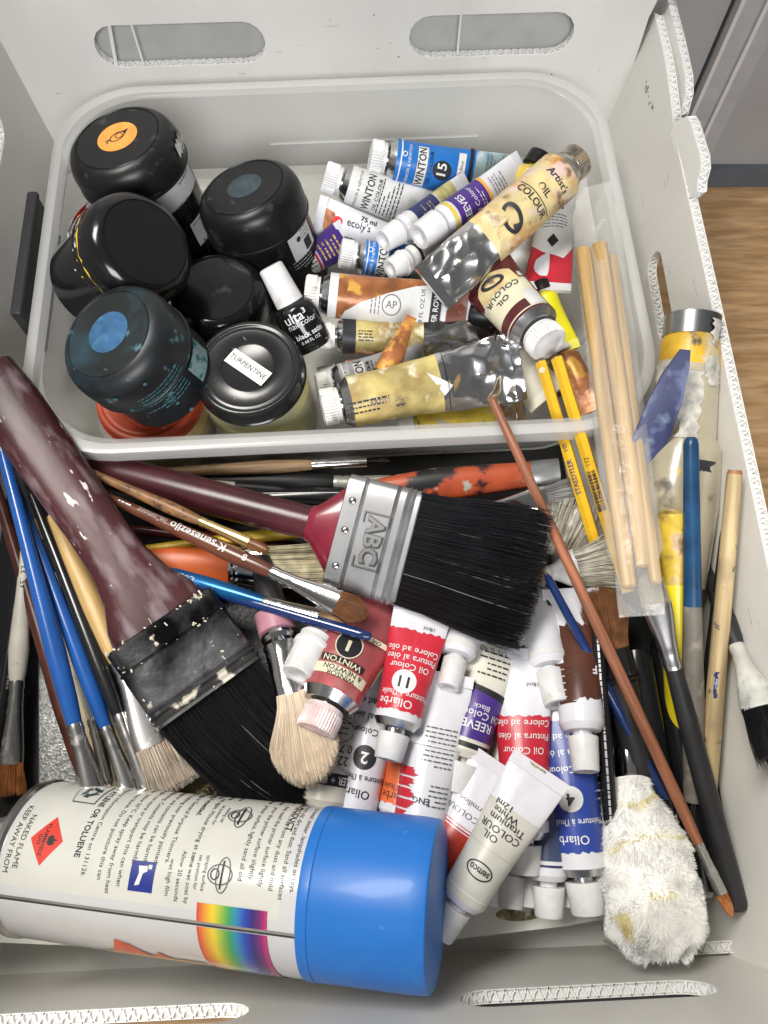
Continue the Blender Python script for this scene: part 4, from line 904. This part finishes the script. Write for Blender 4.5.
# --- old wide brush at the left
A, B = U((-12, 372, 78)), U((292, 812, 34)); L = (B - A).length
old = thing('paint_brush', 'old wide paint brush with worn maroon handle and paint crusted ferrule', 'paint brush', frame(A, B), 'wide house paint brushes')
f0 = (U((162, 628, 50)) - A).length; f1_ = (U((213, 693, 46)) - A).length; OW = 26.5
mb = MB()
mb.lathe([(0, 13, 8), (20, 14.5, 9), (f0 * .35, 14.5, 9), (f0 * .62, 13.0, 9), (f0 * .76, 13.6, 9.2), (f0 * .86, 17, 9.6), (f0 * .93, 22, 9.9), (f0 * .985, OW - 2.6, 10), (f0 + 3, OW - 2.2, 10)], MAROONW, 56, ex=2.6); mb.build('handle', old)
CRUST = M('crusted_ferrule', (.27, .27, .285), .24, .95, var=.6, vs=26, bump=(90, .5), spots=(((.015, .015, .016), 55, .46, .66, .45), ((.50, .46, .38), 150, .68, .73, .6), ((.03, .08, .16), 24, .62, .72, .4)))
CRUSTB = M('crust_edge', (.03, .03, .03), .5, var=.3, vs=60, bump=(120, .9), spots=(((.58, .54, .46), 120, .55, .62, .6),))
mb = MB(); P = []
for i, (x, d) in enumerate(((f0 - 2, 0), (f0 - 1.4, .5), (f0 + 9, .4), (f0 + 9.6, 1.1), (f0 + 10.6, .3), (f1_ - 9, .4), (f1_ - 8, 1.0), (f1_ - 7, 0), (f1_ - 5.6, 1.0), (f1_ - 4.4, 0), (f1_ - 3, 1.0), (f1_ - 1.4, .3), (f1_, .6))): P.append((x, OW + d, 11 + d * 1.2))
mb.lathe(P[:9], CRUST, 64, ex=6, cap1=False); mb.lathe(P[8:], CRUSTB, 64, ex=6, cap0=False); ofe = mb.build('ferrule', old, sharp=30)
mb = MB(); rr = random.Random(9)
for i in range(46):
    x_, y_ = f0 + rr.choice((-1.5, 9.8, rr.uniform(0, f1_ - f0))) + rr.gauss(0, .6), rr.uniform(-OW, OW) if i % 3 else rr.gauss(OW * .55, 4)
    s_ = rr.uniform(.25, .9); mb.box((x_, y_, 11.5), (s_ * rr.uniform(.8, 3.5), s_, .6), M('dried_paint', (.55, .50, .40), .55, var=.25, vs=200), Matrix.Rotation(rr.uniform(0, 3), 3, 'Z'))
mb.build('dried_paint', ofe)
bristles(old, f1_ - 1, L + 12, OW - 1, 9.5, OW - 3, 9, BRISTB, 3000, .2, 'dome', BRISTB, 0, .05, 12, BRISTG, .005, bend=(20, 0))  # sparse paler hairs put the shine into the bristle colour
mb = MB(); rr = random.Random(3)
for i in range(26):
    y0 = rr.uniform(2, OW); ln = rr.uniform(.75, 1.05) * (L - f1_)
    pts = [Vector((f1_ + ln * t, y0 + (8 + rr.uniform(0, 10)) * t * t * (1 if i % 2 else .3), 9 + 6 * sin(pi * t * .8))) for t in (0, .25, .5, .75, 1)]
    mb.strand(pts, .17, BRISTB, .5)
mb.build('stray_hairs', old)

# --- brushes standing down the left side
FL2 = dict(group='brushes down the left side')
brush('ivory handled brush with orange brown bristles against the left wall', (26, 545, 34), (9, 797, 22), 4.7, .56, .88, IVORY, STEEL, BRISTO, 7, 2.6, 'flat', 260, fw=5.4, fh=3, hw=.2, mess=.03, marks=lambda k, L, r: k.text('651 R3', L * .25, 0, 3, INK, 180, .01), **FL2)
brush('thin black handle with silver dashes at the far left edge', (24, 545, 28), (-6, 760, 24), 3.4, 1, 0, BLACKH, marks=lambda k, L, r: k.lines(L * .5, 1.2, 1, 1, L * .9, M('silver_dash', (.6, .6, .6), .3, .6, var=0), 0, .7), **FL2)
brush('dark red brown handle running beneath the blue brushes', (-12, 462, 36), (94, 805, 24), 4.8, .93, .99, M('dark_redbrown', (.085, .025, .018), .32, var=.3, spots=(((.45, .30, .18), 110, .68, .71),)), STEEL, None, **FL2)
brush('thick blue brush leftmost of the two blue brushes', (-8, 412, 68), (98, 812, 44), 4.59, .80, .985, BLUEH, STEEL, BRISTCD, 5, 3, 'flat', 120, fw=5.2, fh=3.6, **FL2)
brush('slimmer blue brush with an orange stained tip beside the black brush', (6, 462, 58), (140, 818, 38), 3.96, .765, .95, BLUEH, STEEL, M('orange_stained_tip', (.52, .27, .03), .45, var=.2), 4.4, 2.6, 'flat', 120, fw=4.6, fh=3, **FL2)
brush('black brush with long silver ferrule between the blue and natural wood brushes', (30, 490, 54), (158, 812, 40), 4.25, .72, .98, BLACKH, STEEL, None, fw=4.4, fh=3.2, **FL2)
brush('natural wood flat brush with wide silver ferrule and pink stained bristles', (52, 515, 50), (178, 792, 42), 5.41, .555, .845, PALEW, STEEL, M('pink_stained_bristle', (.48, .38, .30), .5, var=.25, vs=120), 11, 2.6, 'flat', 420, fw=9.6, fh=3.6, hw=.24, mess=.05, alt=BRISTW, hp=[(0, .4), (.03, .6), (.3, .85), (.65, 1), (.9, .92), (1, .74)], **FL2)
brush('white pointed handle in the shade under the black brush', (55, 565, 34), (112, 790, 26), 4.0, .70, .97, IVORY, STEEL, None, hp=[(0, .05), (.1, .35), (.4, .8), (.8, 1), (1, .8)], **FL2)
brush('black brush with a short gold collar near the old maroon handle', (18, 470, 40), (90, 640, 34), 3.4, .30, .42, BLACKM, GOLDM, None, **FL2)
brush('flat cream wooden stick with paint specks under the slim blue brush', (56, 622, 28), (150, 822, 24), 9.5, 1, 0, M('cream_stick', (.66, .54, .34), .45, var=.12, spots=(((.66, .48, .10), 40, .58, .70), ((.5, .15, .08), 130, .70, .73))), hp=[(0, .3), (.06, .75), (.2, 1), (.6, .95), (1, .8)], flatz=.35, name='wooden_stick', cat='stick', **FL2)
brush('cream bristled brush poking out beneath the old black brush', (105, 640, 24), (205, 800, 26), 6, .5, .7, BLACKM, STEEL, M('yellow_cream_bristle', (.60, .52, .30), .5, var=.15), 12, 3, 'flat', 300, fw=9, fh=3, **FL2)
brush('steel ferruled flat brush lying low beside the old brush tip', (250, 700, 14), (186, 808, 20), 6, .3, .86, BLACKM, STEEL, BRISTCD, 9, 3, 'flat', 120, fw=9, fh=3, **FL2)
# glitter case and added dark slabs standing in for shade in the gaps
GLIT = M('glitter_silver', (.34, .34, .335), .38, .6, var=.3, vs=500, bump=(900, .6), spots=(((.85, .85, .85), 900, .60, .66, .2), ((.08, .08, .08), 700, .62, .7, .5)))
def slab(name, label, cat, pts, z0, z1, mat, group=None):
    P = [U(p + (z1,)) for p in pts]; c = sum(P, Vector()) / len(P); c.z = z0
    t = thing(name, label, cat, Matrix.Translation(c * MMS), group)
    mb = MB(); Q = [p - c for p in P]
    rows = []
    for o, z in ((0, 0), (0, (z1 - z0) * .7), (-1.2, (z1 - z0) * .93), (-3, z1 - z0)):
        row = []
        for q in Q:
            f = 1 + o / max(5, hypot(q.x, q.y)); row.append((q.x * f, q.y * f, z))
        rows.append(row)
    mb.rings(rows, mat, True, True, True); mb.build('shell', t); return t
slab('glitter_case', 'glittery silver case lying under the brushes at the left', 'case', [(36, 640), (150, 640), (150, 800), (36, 830)], 5, 16, GLIT)
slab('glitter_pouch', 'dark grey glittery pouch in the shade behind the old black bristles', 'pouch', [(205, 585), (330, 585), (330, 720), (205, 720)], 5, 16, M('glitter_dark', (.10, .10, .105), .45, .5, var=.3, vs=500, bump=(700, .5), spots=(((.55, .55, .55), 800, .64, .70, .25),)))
GAPSHADE = M('gap_shade_black', (.010, .010, .011), .75, var=.2, bump=(700, .2))  # near-black fill that puts the shade between the brushes into colour
slab('gap_shade_slab', 'added dark slab for a black case and shaded gaps along the left wall', 'shade slab', [(-40, 420), (110, 440), (70, 800), (-60, 830)], 5, 13, GAPSHADE, 'dark slabs for shaded gaps')
slab('gap_shade_slab', 'added dark slab for the shade under the brushes in front of the tray', 'shade slab', [(90, 452), (560, 440), (600, 640), (120, 640)], 5, 11, GAPSHADE, 'dark slabs for shaded gaps')
slab('gap_shade_slab', 'added dark slab for the shade under the handles at the right', 'shade slab', [(590, 560), (740, 520), (745, 780), (700, 880), (610, 880)], 5, 20, GAPSHADE, 'dark slabs for shaded gaps')
slab('gap_shade_slab', 'added dark slab for the shaded gaps beneath the old black bristles and white tubes', 'shade slab', [(140, 640), (600, 640), (600, 800), (180, 790)], 5, 10, GAPSHADE, 'dark slabs for shaded gaps')
# --- cosmetic fan brush in the middle
brush('soft cream fan brush with a silver ferrule and pink collar under the rose tube', (261, 560, 40), (314, 786, 58), 5.6, .36, .64, BLACKM, CHROME, BRISTS, 17, 5, 'fil', 2600, hp=[(0, .9), (.5, 1.2), (.96, 1.45), (1, 1.35)], fw=7.5, fh=4.6, hw=.11, mess=.012, endband=(.72, M('pink_collar', (.42, .20, .25), .35, var=.1)), group='make-up brushes', name='makeup_brush', cat='make-up brush', alt=M('soft_hair_shade', (.62, .50, .38), .55, var=.1))
brush('make-up brush with a rounded brown head and black ferrule by the chopsticks', (655, 830, 22), (598, 586, 50), 6.5, .60, .74, BLACKM, M('black_ferrule', (.014, .014, .015), .2, var=.1), BRISTBR, 12, 11, 'fil', 2600, hp=[(0, .6), (.5, 1), (1, 1.25)], fw=8, fh=8, hw=.13, mess=.02, group='make-up brushes', name='makeup_brush', cat='make-up brush')

# --- pencils, chopsticks
PENC = M('pencil_yellow', (.68, .40, .02), .32, var=.08, coat=.3)
def pencil(label, A, B, r, marks=None, worn=False):
    A, B = U(A), U(B); L = (B - A).length; t = thing('pencil', label, 'pencil', frame(A, B, 12), 'yellow pencils')
    mb = MB(); mb.lathe([(0, r * .9), (.5, r), (L, r)], PENC, 6, cap0=True); brl = mb.build('barrel', t, sharp=20)
    mb = MB(); mb.lathe([(-.25, .01), (-.25, r * .8), (0.1, r * .9)], M('pencil_end', (.45, .30, .12), .5, var=.1), 12, cap0=False, cap1=False); mb.build('end', t)
    if marks: k = Marks(lambda s, v, h: (s, v, r * .90 + h), h=.25); marks(k, L); k.build(brl, 'print')
pencil('yellow pencil with a worn end left of the barcoded pencil', (541, 362, 64), (604, 572, 42), 3.0, lambda k, L: (k.disc(5, 0, 1.6, M('worn_wood', (.62, .52, .40), .5, var=.2)), k.text('STAEDTLER', L * .56, 0, 2.6, NAVY, 180, .01), k.text('HB', L * .42, 0, 2.4, NAVY, 180)))
pencil('yellow pencil printed with a black barcode beside the chopsticks', (557, 358, 70), (629, 592, 48), 3.2, lambda k, L: (k.bars(L * .50, -2.1, 20, 4.2, INK, 0, 4), k.text('112', L * .46, 0, 2.4, INK, 180)))
for lab, A_, B_, r_ in (('leftmost of the three wooden chopsticks in a clear sleeve', (583, 250, 76), (629, 588, 70), 3.8), ('middle wooden chopstick, the widest of three in a clear sleeve', (599, 246, 78), (645, 568, 70), 4.3), ('rightmost of the three wooden chopsticks in a clear sleeve', (611, 258, 74), (656, 584, 72), 3.2)):
    A, B = U(A_), U(B_); L = (B - A).length; t = thing('chopstick', lab, 'chopstick', frame(A, B), 'wooden chopsticks')
    mb = MB(); mb.lathe([(0, r_ * .9), (.6, r_), (L * .9, r_ * .95), (L - .8, r_ * .9), (L, r_ * .6)], PALEW, 24, ex=2.6); mb.build('stick', t)
CELLO = M('cellophane', (.9, .9, .9), .1, var=0, see=.86, spec=.8, bump=(110, 1.2))
A, B = U((592, 186, 76)), U((642, 616, 74)); L = (B - A).length
t = thing('cellophane_sleeve', 'clear crinkled cellophane sleeve round the three chopsticks', 'sleeve', frame(A, B))
mb = MB(); rows = []
for i in range(41):
    q = i / 40; w_ = 12.2 if .06 < q < .9 else 9.5; h_ = lerp(.5, 6.2, sm(q * 6)) if q < .5 else lerp(.5, 6.2, sm((1 - q) * 9)); rows.append([(L * q, w_ * sin(2 * pi * j / 28) + .5 * noise.noise((q * 14, j, 1)), h_ * cos(2 * pi * j / 28) + .8 * noise.noise((q * 18, j * .4, 5))) for j in range(28)])
mb.rings(rows, CELLO, True, True, True); mb.build('film', t)

# --- long handles at the right
FR = dict(group='brushes at the right')
brush('long thin redwood handled brush with a small orange tip crossing the box', (492, 399, 84), (733, 918, 30), 2.72, .865, .955, REDBR, STEEL, BRISTO, 3.0, 2.4, 'round', 200, fw=2.7, fh=2.4, hw=.16, mess=.04, hp=[(0, .5), (.006, .72), (.3, .85), (.7, 1), (.95, .95), (1, .8)], **FR)
brush('thin dark blue handle running alongside the redwood handle', (546, 574, 60), (672, 812, 26), 2.29, 1, 0, NAVYH, hp=[(0, .4), (.02, .8), (.4, 1), (1, 1.15)], **FR)
DBL = M('paint_worn_navy', (.012, .055, .13), .3, var=.25, spots=(((.012, .015, .02), 60, .52, .64),))
GST = M('grey_stained_wood', (.16, .145, .12), .5, var=.2, vs=60, spots=(((.30, .27, .22), 70, .56, .7),))
A, B = U((691, 437, 92)), U((694, 800, 26)); L = (B - A).length
t = thing('paint_brush', 'dark navy handle with its lower half stained grey in front of the dirty bottle', 'paint brush', frame(A, B), 'brushes at the right')
mb = MB(); mb.lathe([(0, 1.7), (1.2, 2.8), (3.5, 3.3), (L * .46, 4.1)], DBL, 28, cap1=False); mb.lathe([(L * .46, 4.1), (L * .75, 5), (L, 4.5)], GST, 28, cap0=False); mb.build('handle', t)
YST = M('yellow_stained_plastic', (.74, .60, .02), .32, var=.08)
A, B = U((672, 510, 72)), U((683, 735, 20)); L = (B - A).length
t = thing('paint_brush', 'thick bright yellow handle with brown crusted end beside the navy handle', 'paint brush', frame(A, B), 'brushes at the right')
mb = MB(); mb.lathe([(0, 4), (1, 6.4), (4, 7.3), (L * .30, 7.5), (L * .31, 7.5)], M('crusted_yellow', (.62, .44, .05), .35, var=.3, vs=80, bump=(120, 1.0), spots=(((.42, .30, .16), 80, .48, .62), ((.22, .14, .06), 130, .6, .7))), 32, cap1=False)
mb.lathe([(L * .31, 7.5), (L, 7.4)], YST, 32, cap0=False); mb.build('handle', t)
brush('tall pale wooden dowel handle leaning on the right wall', (735, 470, 88), (706, 800, 26), 3.82, 1, 0, PALEWD, hp=[(0, .70), (.012, .86), (.03, .9), (.5, 1), (1, 1.15)], tipband=(.012, M('dowel_end', (.30, .14, .07), .5, var=.2)), marks=lambda k, L, r: (k.jag(L * .60, L * .68, -1, .6, .5, NAVY, 8, 2, 'v'), k.jag(L * .62, L * .65, -.5, .4, .4, M('light_blue_smear', (.25, .38, .50), .4, var=.1), 6, 5, 'v')), **FR)
brush('thin black handle between the navy handle and the wooden dowel', (723, 530, 58), (690, 820, 22), 2.4, 1, 0, BLACKH, **FR)
brush('black brush with white painted ferrule leaning on the right wall', (697, 545, 36), (783, 764, 80), 4.6, .52, .79, BLACKM, M('paint_worn_ferrule', (.60, .60, .55), .35, .4, var=.25, vs=60, spots=(((.25, .25, .25), 50, .52, .6, .3),)), BRISTB, 9, 3, 'flat', 300, fw=8, fh=3.4, **FR)
brush('black brush with a long silver ferrule and tan tip hidden by the chopsticks', (738, 908, 24), (647, 570, 66), 4.59, .70, .90, BLACKM, STEEL, BRISTCD, 5.5, 4, 'dome', 260, fw=6.6, fh=4, mess=.06, hw=.22, hp=[(0, .85), (.02, 1), (.5, 1), (.8, .95), (1, .8)], **FR)
for lab, A_, B_, r_ in (('wide glossy black handle with painted-in white glints beside the redwood handle', (634, 650, 34), (668, 850, 22), 7.5), ('glossy black handle under the silver ferruled black brush', (662, 640, 28), (706, 890, 16), 7), ('black handle lying lowest by the fluffy duster', (612, 640, 22), (640, 800, 16), 6)):
    brush(lab, A_, B_, r_, 1, 0, M('glint_flecked_black', (.010, .010, .011), .16, var=.2, spots=(((.70, .70, .70), 130, .70, .72, .4),), stretch=(.35, 1, 1)), hp=[(0, .8), (.05, 1), (.9, 1), (1, .9)], flatz=.7, **FR)  # white flecks paint the glints of the gloss into the colour
brush('thin black handle dotted with silver beside the blue numbered tube', (597, 628, 52), (616, 892, 36), 3.2, 1, 0, BLACKH, hp=[(0, .8), (.5, 1), (1, 1)], marks=lambda k, L, r: k.lines(L * .5, 0, 1, 1, L * .95, M('silver_dash', None), 0, .9), **FR)
brush('chrome ribbed handle end above the fluffy duster', (627, 745, 30), (634, 800, 26), 6, 1, 0, CHROME, hp=[(0, .8), (.1, 1), (.3, .95), (.4, 1.05), (.6, .95), (.7, 1.05), (1, 1)], name='metal_handle', cat='handle', **FR)
# blue palette knife
def plate(name, label, cat, pts, th, mat, group=None, mat2=None):
    P = [U(p) for p in pts]; c = sum(P, Vector()) / len(P); t = thing(name, label, cat, Matrix.Translation(c * MMS), group)
    nrm = (P[1] - P[0]).cross(P[-1] - P[0]).normalized(); nrm = nrm if nrm.z > 0 else -nrm
    mb = MB(); Q = [p - c for p in P]
    mb.rings([[q - nrm * th for q in Q], [q - nrm * th * .2 for q in Q], [q * .93 for q in Q]], mat, True, True, True)
    o = mb.build('blade', t); return t
BLK = M('slate_blue_plastic', (.032, .040, .11), .5, var=.12, vs=50, spots=(((.16, .25, .33), 60, .60, .68), ((.10, .12, .22), 80, .5, .6)))
plate('palette_knife', 'slate blue plastic palette knife leaning against the dirty bottle', 'palette knife', [(681, 349, 103), (691, 350, 103), (690, 368, 100), (683, 402, 92), (671, 436, 80), (658, 462, 68), (640, 492, 54), (626, 492, 54), (628, 462, 68), (634, 436, 80), (650, 398, 92), (664, 372, 98)], 2.2, BLK)
# dirty bottle
A, B = U((693, 316, 84)), U((668, 585, 40)); L = (B - A).length
t = thing('paint_bottle', 'dirty beige plastic bottle with silver cap and yellow paint round its neck', 'bottle', frame(A, B))
mb = MB(); mb.lathe([(0, .01), (0, 12.2), (.6, 13.2), (11, 13.3), (11.2, 12.6)], M('cap_steel', (.42, .43, .44), .3, 1, var=.25, vs=30, stretch=(.2, 1, 1)), 56, cap0=False); mb.build('cap', t)
BEIGE = M('cloudy_beige_plastic', (.42, .37, .26), .22, var=.12, vs=30, bump=(70, .4), spots=(((.46, .42, .32), 34, .55, .75), ((.12, .11, .09), 48, .66, .74), ((.62, .44, .10), 60, .68, .72)), coat=.5)
YNECK = M('yellow_crust', (.56, .34, .03), .35, var=.25, bump=(110, .9), spots=(((.52, .46, .34), 90, .56, .70), ((.08, .07, .05), 110, .62, .72)))
mb = MB(); pb = [(11, 12.8), (14, 13.8), (26, 14.2)]
mb.lathe(pb, YNECK, 56, cap1=False); mb.lathe([(26, 14.2), (60, 15.6), (L * .5, 18.6), (L * .7, 19.5), (L, 17)], BEIGE, 56, cap0=False); mb.build('body', t)
CR = M('dried_white_crust', (.50, .48, .42), .4, var=.25, vs=150, bump=(160, 1.5), spots=(((.30, .29, .26), 190, .58, .66),))
k = Marks(round_map([(0, 13.4), (26, 14.3), (60, 15.8), (L * .5, 18.8), (L, 17)]), h=.25)
k.jag(30, 62, -3, 7, 2.4, CR, 12, 6, 'v'); k.jag(22, 36, 9, 18, 2.0, CR, 10, 7, 'v'); k.jag(24, 40, -18, -8, 2, CR, 10, 9, 'v'); k.jag(36, 66, -19, -14, 1.6, CR, 10, 10, 'v'); k.jag(72, 84, 4, 16, 2.5, M('black_smear', (.03, .03, .035), .4, var=.3), 10, 8, 'v')
k.jag(4, 17, 10, 15, 1.6, CR, 9, 21, 'v')
k.build(t, 'dried_paint')
# fluffy duster
A, B = U((624, 780, 30)), U((664, 950, 42)); L = (B - A).length
mop = thing('fluffy_duster', 'white fluffy wool duster with faint yellow rings at the front right corner', 'duster', frame(A, B))
WOOL = M('white_wool', (.985, .98, .96), .85, var=0, transl=.2); WOOLY = M('yellow_wool', (.92, .82, .36), .85, var=.15, vs=120, transl=.35)
def mr(x):
    q = x / L
    return lerp(10, 20.5, sm(q * 2.3)) * (1.0 if q < .74 else sqrt(max(0.03, 1 - ((q - .74) / .27) ** 2)))
mb = MB(); mb.lathe([(L * q / 30, mr(L * q / 30) * .945) for q in range(31)], WOOL, 36); rr = random.Random(21)
for i in range(32000):
    x = L * rr.random() ** .8; a = rr.uniform(0, 2 * pi)
    if rr.random() < .22: x = L * (1 - .26 * rr.random() ** 1.6)
    r = mr(x) * .93; end = max(0, (x / L - .74) / .26)
    nz = Vector((.15 + 1.6 * end, sin(a), cos(a))).normalized()
    cl = Vector((x * .16, sin(a) * 2.6, cos(a) * 2.6))
    tw = Vector((noise.noise(cl), noise.noise(cl + Vector((7, 1, 3))), noise.noise(cl + Vector((2, 9, 5))))) * 2.6 + Vector((rr.gauss(.4, .2), rr.gauss(0, .2), rr.gauss(0, .2)))
    ln = rr.uniform(1.2, 2.3) * (1 + 1.0 * end); p = Vector((x, r * sin(a), r * cos(a)))
    ring = any(abs(x - L * c_ - 2 * sin(a * 2 + c_ * 9)) < 1.2 for c_ in (.15, .42))
    yel = (ring and rr.random() < .85) or (.70 < x / L < .74 and -.1 < a < .5 and rr.random() < .8) or (.78 < x / L < .9 and 5.3 < a < 5.75 and rr.random() < .8)
    mb.strand([p, p + nz * ln * .5 + tw * .25, p + nz * ln * .85 + tw * .7, p + nz * ln * 1.0 + tw * 1.2], .08, WOOLY if yel else WOOL, .5)
mb.build('wool', mop)
# ------------------------------------------------------------------ spray can
A, B = U((40, 856, 36)), U((438, 904, 71)); L = (B - A).length
can = thing('spray_can', 'large white spray paint can with a bright blue cap lying across the front', 'spray can', frame(A, B))
CANW = M('can_white', (.56, .56, .58), .22, var=.03, vs=20, coat=.3); CANC = M('can_cream', (.59, .59, .55), .25, var=.03, coat=.3)
BCAP = M('cap_blue', (.016, .16, .55), .42, var=.06, vs=16, spots=(((.03, .20, .58), 60, .62, .8), ((.10, .26, .60), 160, .70, .78, .5)), spec=.45, bump=(16, .25), coat=.08)
RIMS = M('can_rim', (.45, .44, .42), .3, 1, var=.2)
RC = 30.8; xc = L - 47
mb = MB(); mb.lathe([(-1.5, RC * .9), (-2, RC * .96), (-1, RC * 1.02), (1.2, RC * 1.02), (2, RC * .975), (3, RC * .985)], RIMS, 80); mb.build('base_rim', can)
mb = MB(); mb.lathe([(2.5, RC * .985), (4.5, RC), (xc + 3, RC)], CANW, 96, cap0=False, cap1=False); cbo = mb.build('body', can)
mb = MB(); mb.lathe([(xc, RC * .99), (xc, RC * 1.012), (xc + 1, RC * 1.02), (xc + 4, RC * 1.02), (xc + 4.4, RC * 1.008), (xc + 5, RC * 1.012), (L - 7, RC * 1.0), (L - 1.4, RC * .985), (L - .5, RC * .975), (L, RC * .95), (L + .2, RC * .9), (L + .6, RC * .5), (L + .8, .01)], BCAP, 96, cap0=False, cap1=False); mb.build('cap', can)
k = Marks(round_map([(4, RC), (xc, RC)]), step=2.2, h=.06)
SEAM = M('can_seam', (.07, .07, .065), .35, .6, var=.1); FLRED = M('hazard_red', (.62, .05, .035), .35, var=.04); SQB = M('square_blue', (.015, .03, .22), .35, var=.05)
k.inc = .03; vb = -12                                                         # lower edge of the printed panel; the text reads towards the cap
k.rect(4.5, xc - 6, vb, 60, CANC)
k.rect(3, xc, vb - 5.4, vb - 4.6, SEAM); k.rect(3, xc, vb - 4.6, vb - 3.6, M('can_seam_light', (.45, .45, .44), .25, .8, var=.05))
def T_(t, x, v, s, b=0, sx=1):
    h_ = k.h; k.h = .22; k.text(t, x, v, s * .84, INK, -90, b, sx); k.h = h_
T_('KEEP AWAY FROM', 6.5, 6, 3.0, 0, .95); T_('NAKED FLAME', 10.4, 5, 3.0, 0, .95)
dm = (21, 6); dd, de = 7.2, 9.4
k.poly([(dm[0] - dd, dm[1]), (dm[0], dm[1] - de), (dm[0] + dd, dm[1]), (dm[0], dm[1] + de)], FLRED)
k.text('FLAMMABLE', dm[0] - 1.2, dm[1], 1.9, INK, -90, .01, .9); k.text('GAS', dm[0] - 3.2, dm[1], 1.7, INK, -90, .01)
k.poly([(dm[0] + .4, dm[1] - 1.2), (dm[0] + .4, dm[1] + 1.2), (dm[0] + 1.6, dm[1] + 2), (dm[0] + 3.0, dm[1] + 1.4), (dm[0] + 2.6, dm[1] + .8), (dm[0] + 5.0, dm[1] + .2), (dm[0] + 3.2, dm[1] - .3), (dm[0] + 3.6, dm[1] - 1.5), (dm[0] + 1.6, dm[1] - 2)], INK)
rc = (27, 31)
k.poly([(rc[0] - 6.5, rc[1]), (rc[0] - 4.6, rc[1] - 7.5), (rc[0] + 6, rc[1] - 8), (rc[0] + 6.5, rc[1] + 7.5), (rc[0] - 4.6, rc[1] + 7.5)], M('recycle_edge', (.05, .10, .09), .4, var=0))
k.poly([(rc[0] - 6.0, rc[1]), (rc[0] - 4.3, rc[1] - 6.9), (rc[0] + 5.5, rc[1] - 7.4), (rc[0] + 6.0, rc[1] + 6.9), (rc[0] - 4.3, rc[1] + 6.9)], CANC)
for a_ in (0, 120, 240):
    c_, d_ = cos(radians(a_)), sin(radians(a_)); P = [(-3.5, -3.2), (-3.5, 1.4), (-4.6, 1.4), (-2.4, 3.8), (-.3, 1.4), (-1.5, 1.4), (-1.5, -1.8)]
    k.poly([(rc[0] + x * c_ - y * d_, rc[1] + x * d_ + y * c_) for x, y in P], M('recycle_green', (.02, .05, .05), .4, var=0))
T_('OF XYLENE OR TOLUENE', 36, 20, 3.2, .02, .92)
for x, v, s in ((40.5, 18, 'Emergency Information Centre on 131126.'), (47.5, 14, 'may burst. Do not puncture this can'), (51.5, 12, 'below 50°C. Keep spray away from heat'), (56, 15, 'Do not store or transport this can when'), (60.5, 22, 'overheating. Contents may be harmful'), (65, 20, 'vapour and contents can be harmful'), (69.5, 23, 'when applying over previously painted'), (74, 22, 'if dry or General Purpose Thinners.'), (84, 20, 'wet again. Minute drying at same')):
    T_(s, x, v, 2.4)
T_('Let it unsettled.', 79, 32, 2.6, .015)
k.inc = 0; k.h = .22
for i in range(18): k.lines(42 + i * 4.4, 45, 1, 2.2, 16, INK, -90, .9)
k.inc = .03; k.rect(60, 70, -8, 2.5, SQB); k.poly([(62.5, -6), (64.4, -5.6), (65.3, -1.6), (67, -.8), (66.6, 1), (63, .8), (63.7, -1.6)], WHITE); k.rect(67, 68.6, 0, 1.5, CANC)
for x, v, s in ((76, -2, 'wet high film'), (80, -1, 'Allow 20 seconds'), (84, -2, 'one wet coat by'), ):
    T_(s, x, v, 2.2)
for v_, tl in ((1, ('set position for', 'spraying surface')), (25, ('set position for', 'staining cap'))):
    x_ = 96; k.ring(x_, v_, 5.0, .45, INKSOFT, 3.6); k.ring(x_ + 1.2, v_, 2.8, .4, INKSOFT, 6.2); k.rect(x_ + .4, x_ + 1.1, v_ - 4.8, v_ + 4.8, INK); k.ring(x_ - 2, v_, 1.8, .45, INK, 2)
    for i_, q in enumerate(tl): T_(q, x_ - 9 + i_ * 3, v_, 1.9, 0, .9)
for i, s in enumerate(('primer surface, lightly sand all old', 'prior the primer surface slightly', 'they need the primer surface lightly', 'wet first, free from any dust and mild', 'Ensure old, dirt and dust. Sand all surfaces', 'to metal, timber, lampshades or toys.')): T_(s, 104 + i * 4.1, 17, 2.3)
T_('PURPOSE PRODUCT', xc - 9, 36, 3.2, .02)
k.h = .22; k.inc = .002; RB = [(.60, .07, .05), (.70, .30, .03), (.72, .55, .04), (.28, .42, .05), (.04, .32, .09), (.03, .22, .42), (.02, .06, .42), (.025, .02, .16), (.16, .02, .14), (.62, .03, .16)]
x_r = xc - 38
for i in range(28):
    q_ = i / 28 * 9; a_, b_ = RB[int(q_)], RB[int(q_) + 1]; c_ = tuple(lerp(a_[j], b_[j], q_ % 1) for j in range(3))
    m_ = M('rainbow_%s' % 'abcdefghijklmnopqrstuvwxyzAB'[i], c_, .25, var=.05, coat=.3); s0 = x_r + i * .98
    k.rect(s0, s0 + 1.0, vb - 3.6, vb + 3.0, m_)
    rr_ = [(s0 + (j / 8) ** 1.6 * 4.5 * (1 if True else 0), lerp(vb - 5.6, -60, j / 8)) for j in range(9)]
    k.poly([(p[0], p[1]) for p in rr_] + [(p[0] + 1.0, p[1]) for p in reversed(rr_)], m_)
FLO = M('flame_orange', (.68, .10, .03), .3, var=.2); FLY = M('flame_yellow', (.70, .42, .12), .3, var=.2)
k.poly([(50, -38), (53, -29), (59, -31), (67, -39)], FLO); k.poly([(67, -39), (70, -34), (75, -39)], FLO); k.jag(46, 88, -41.5, -38.5, .6, FLY, 20, 4, 'v')
k.build(cbo, 'label')
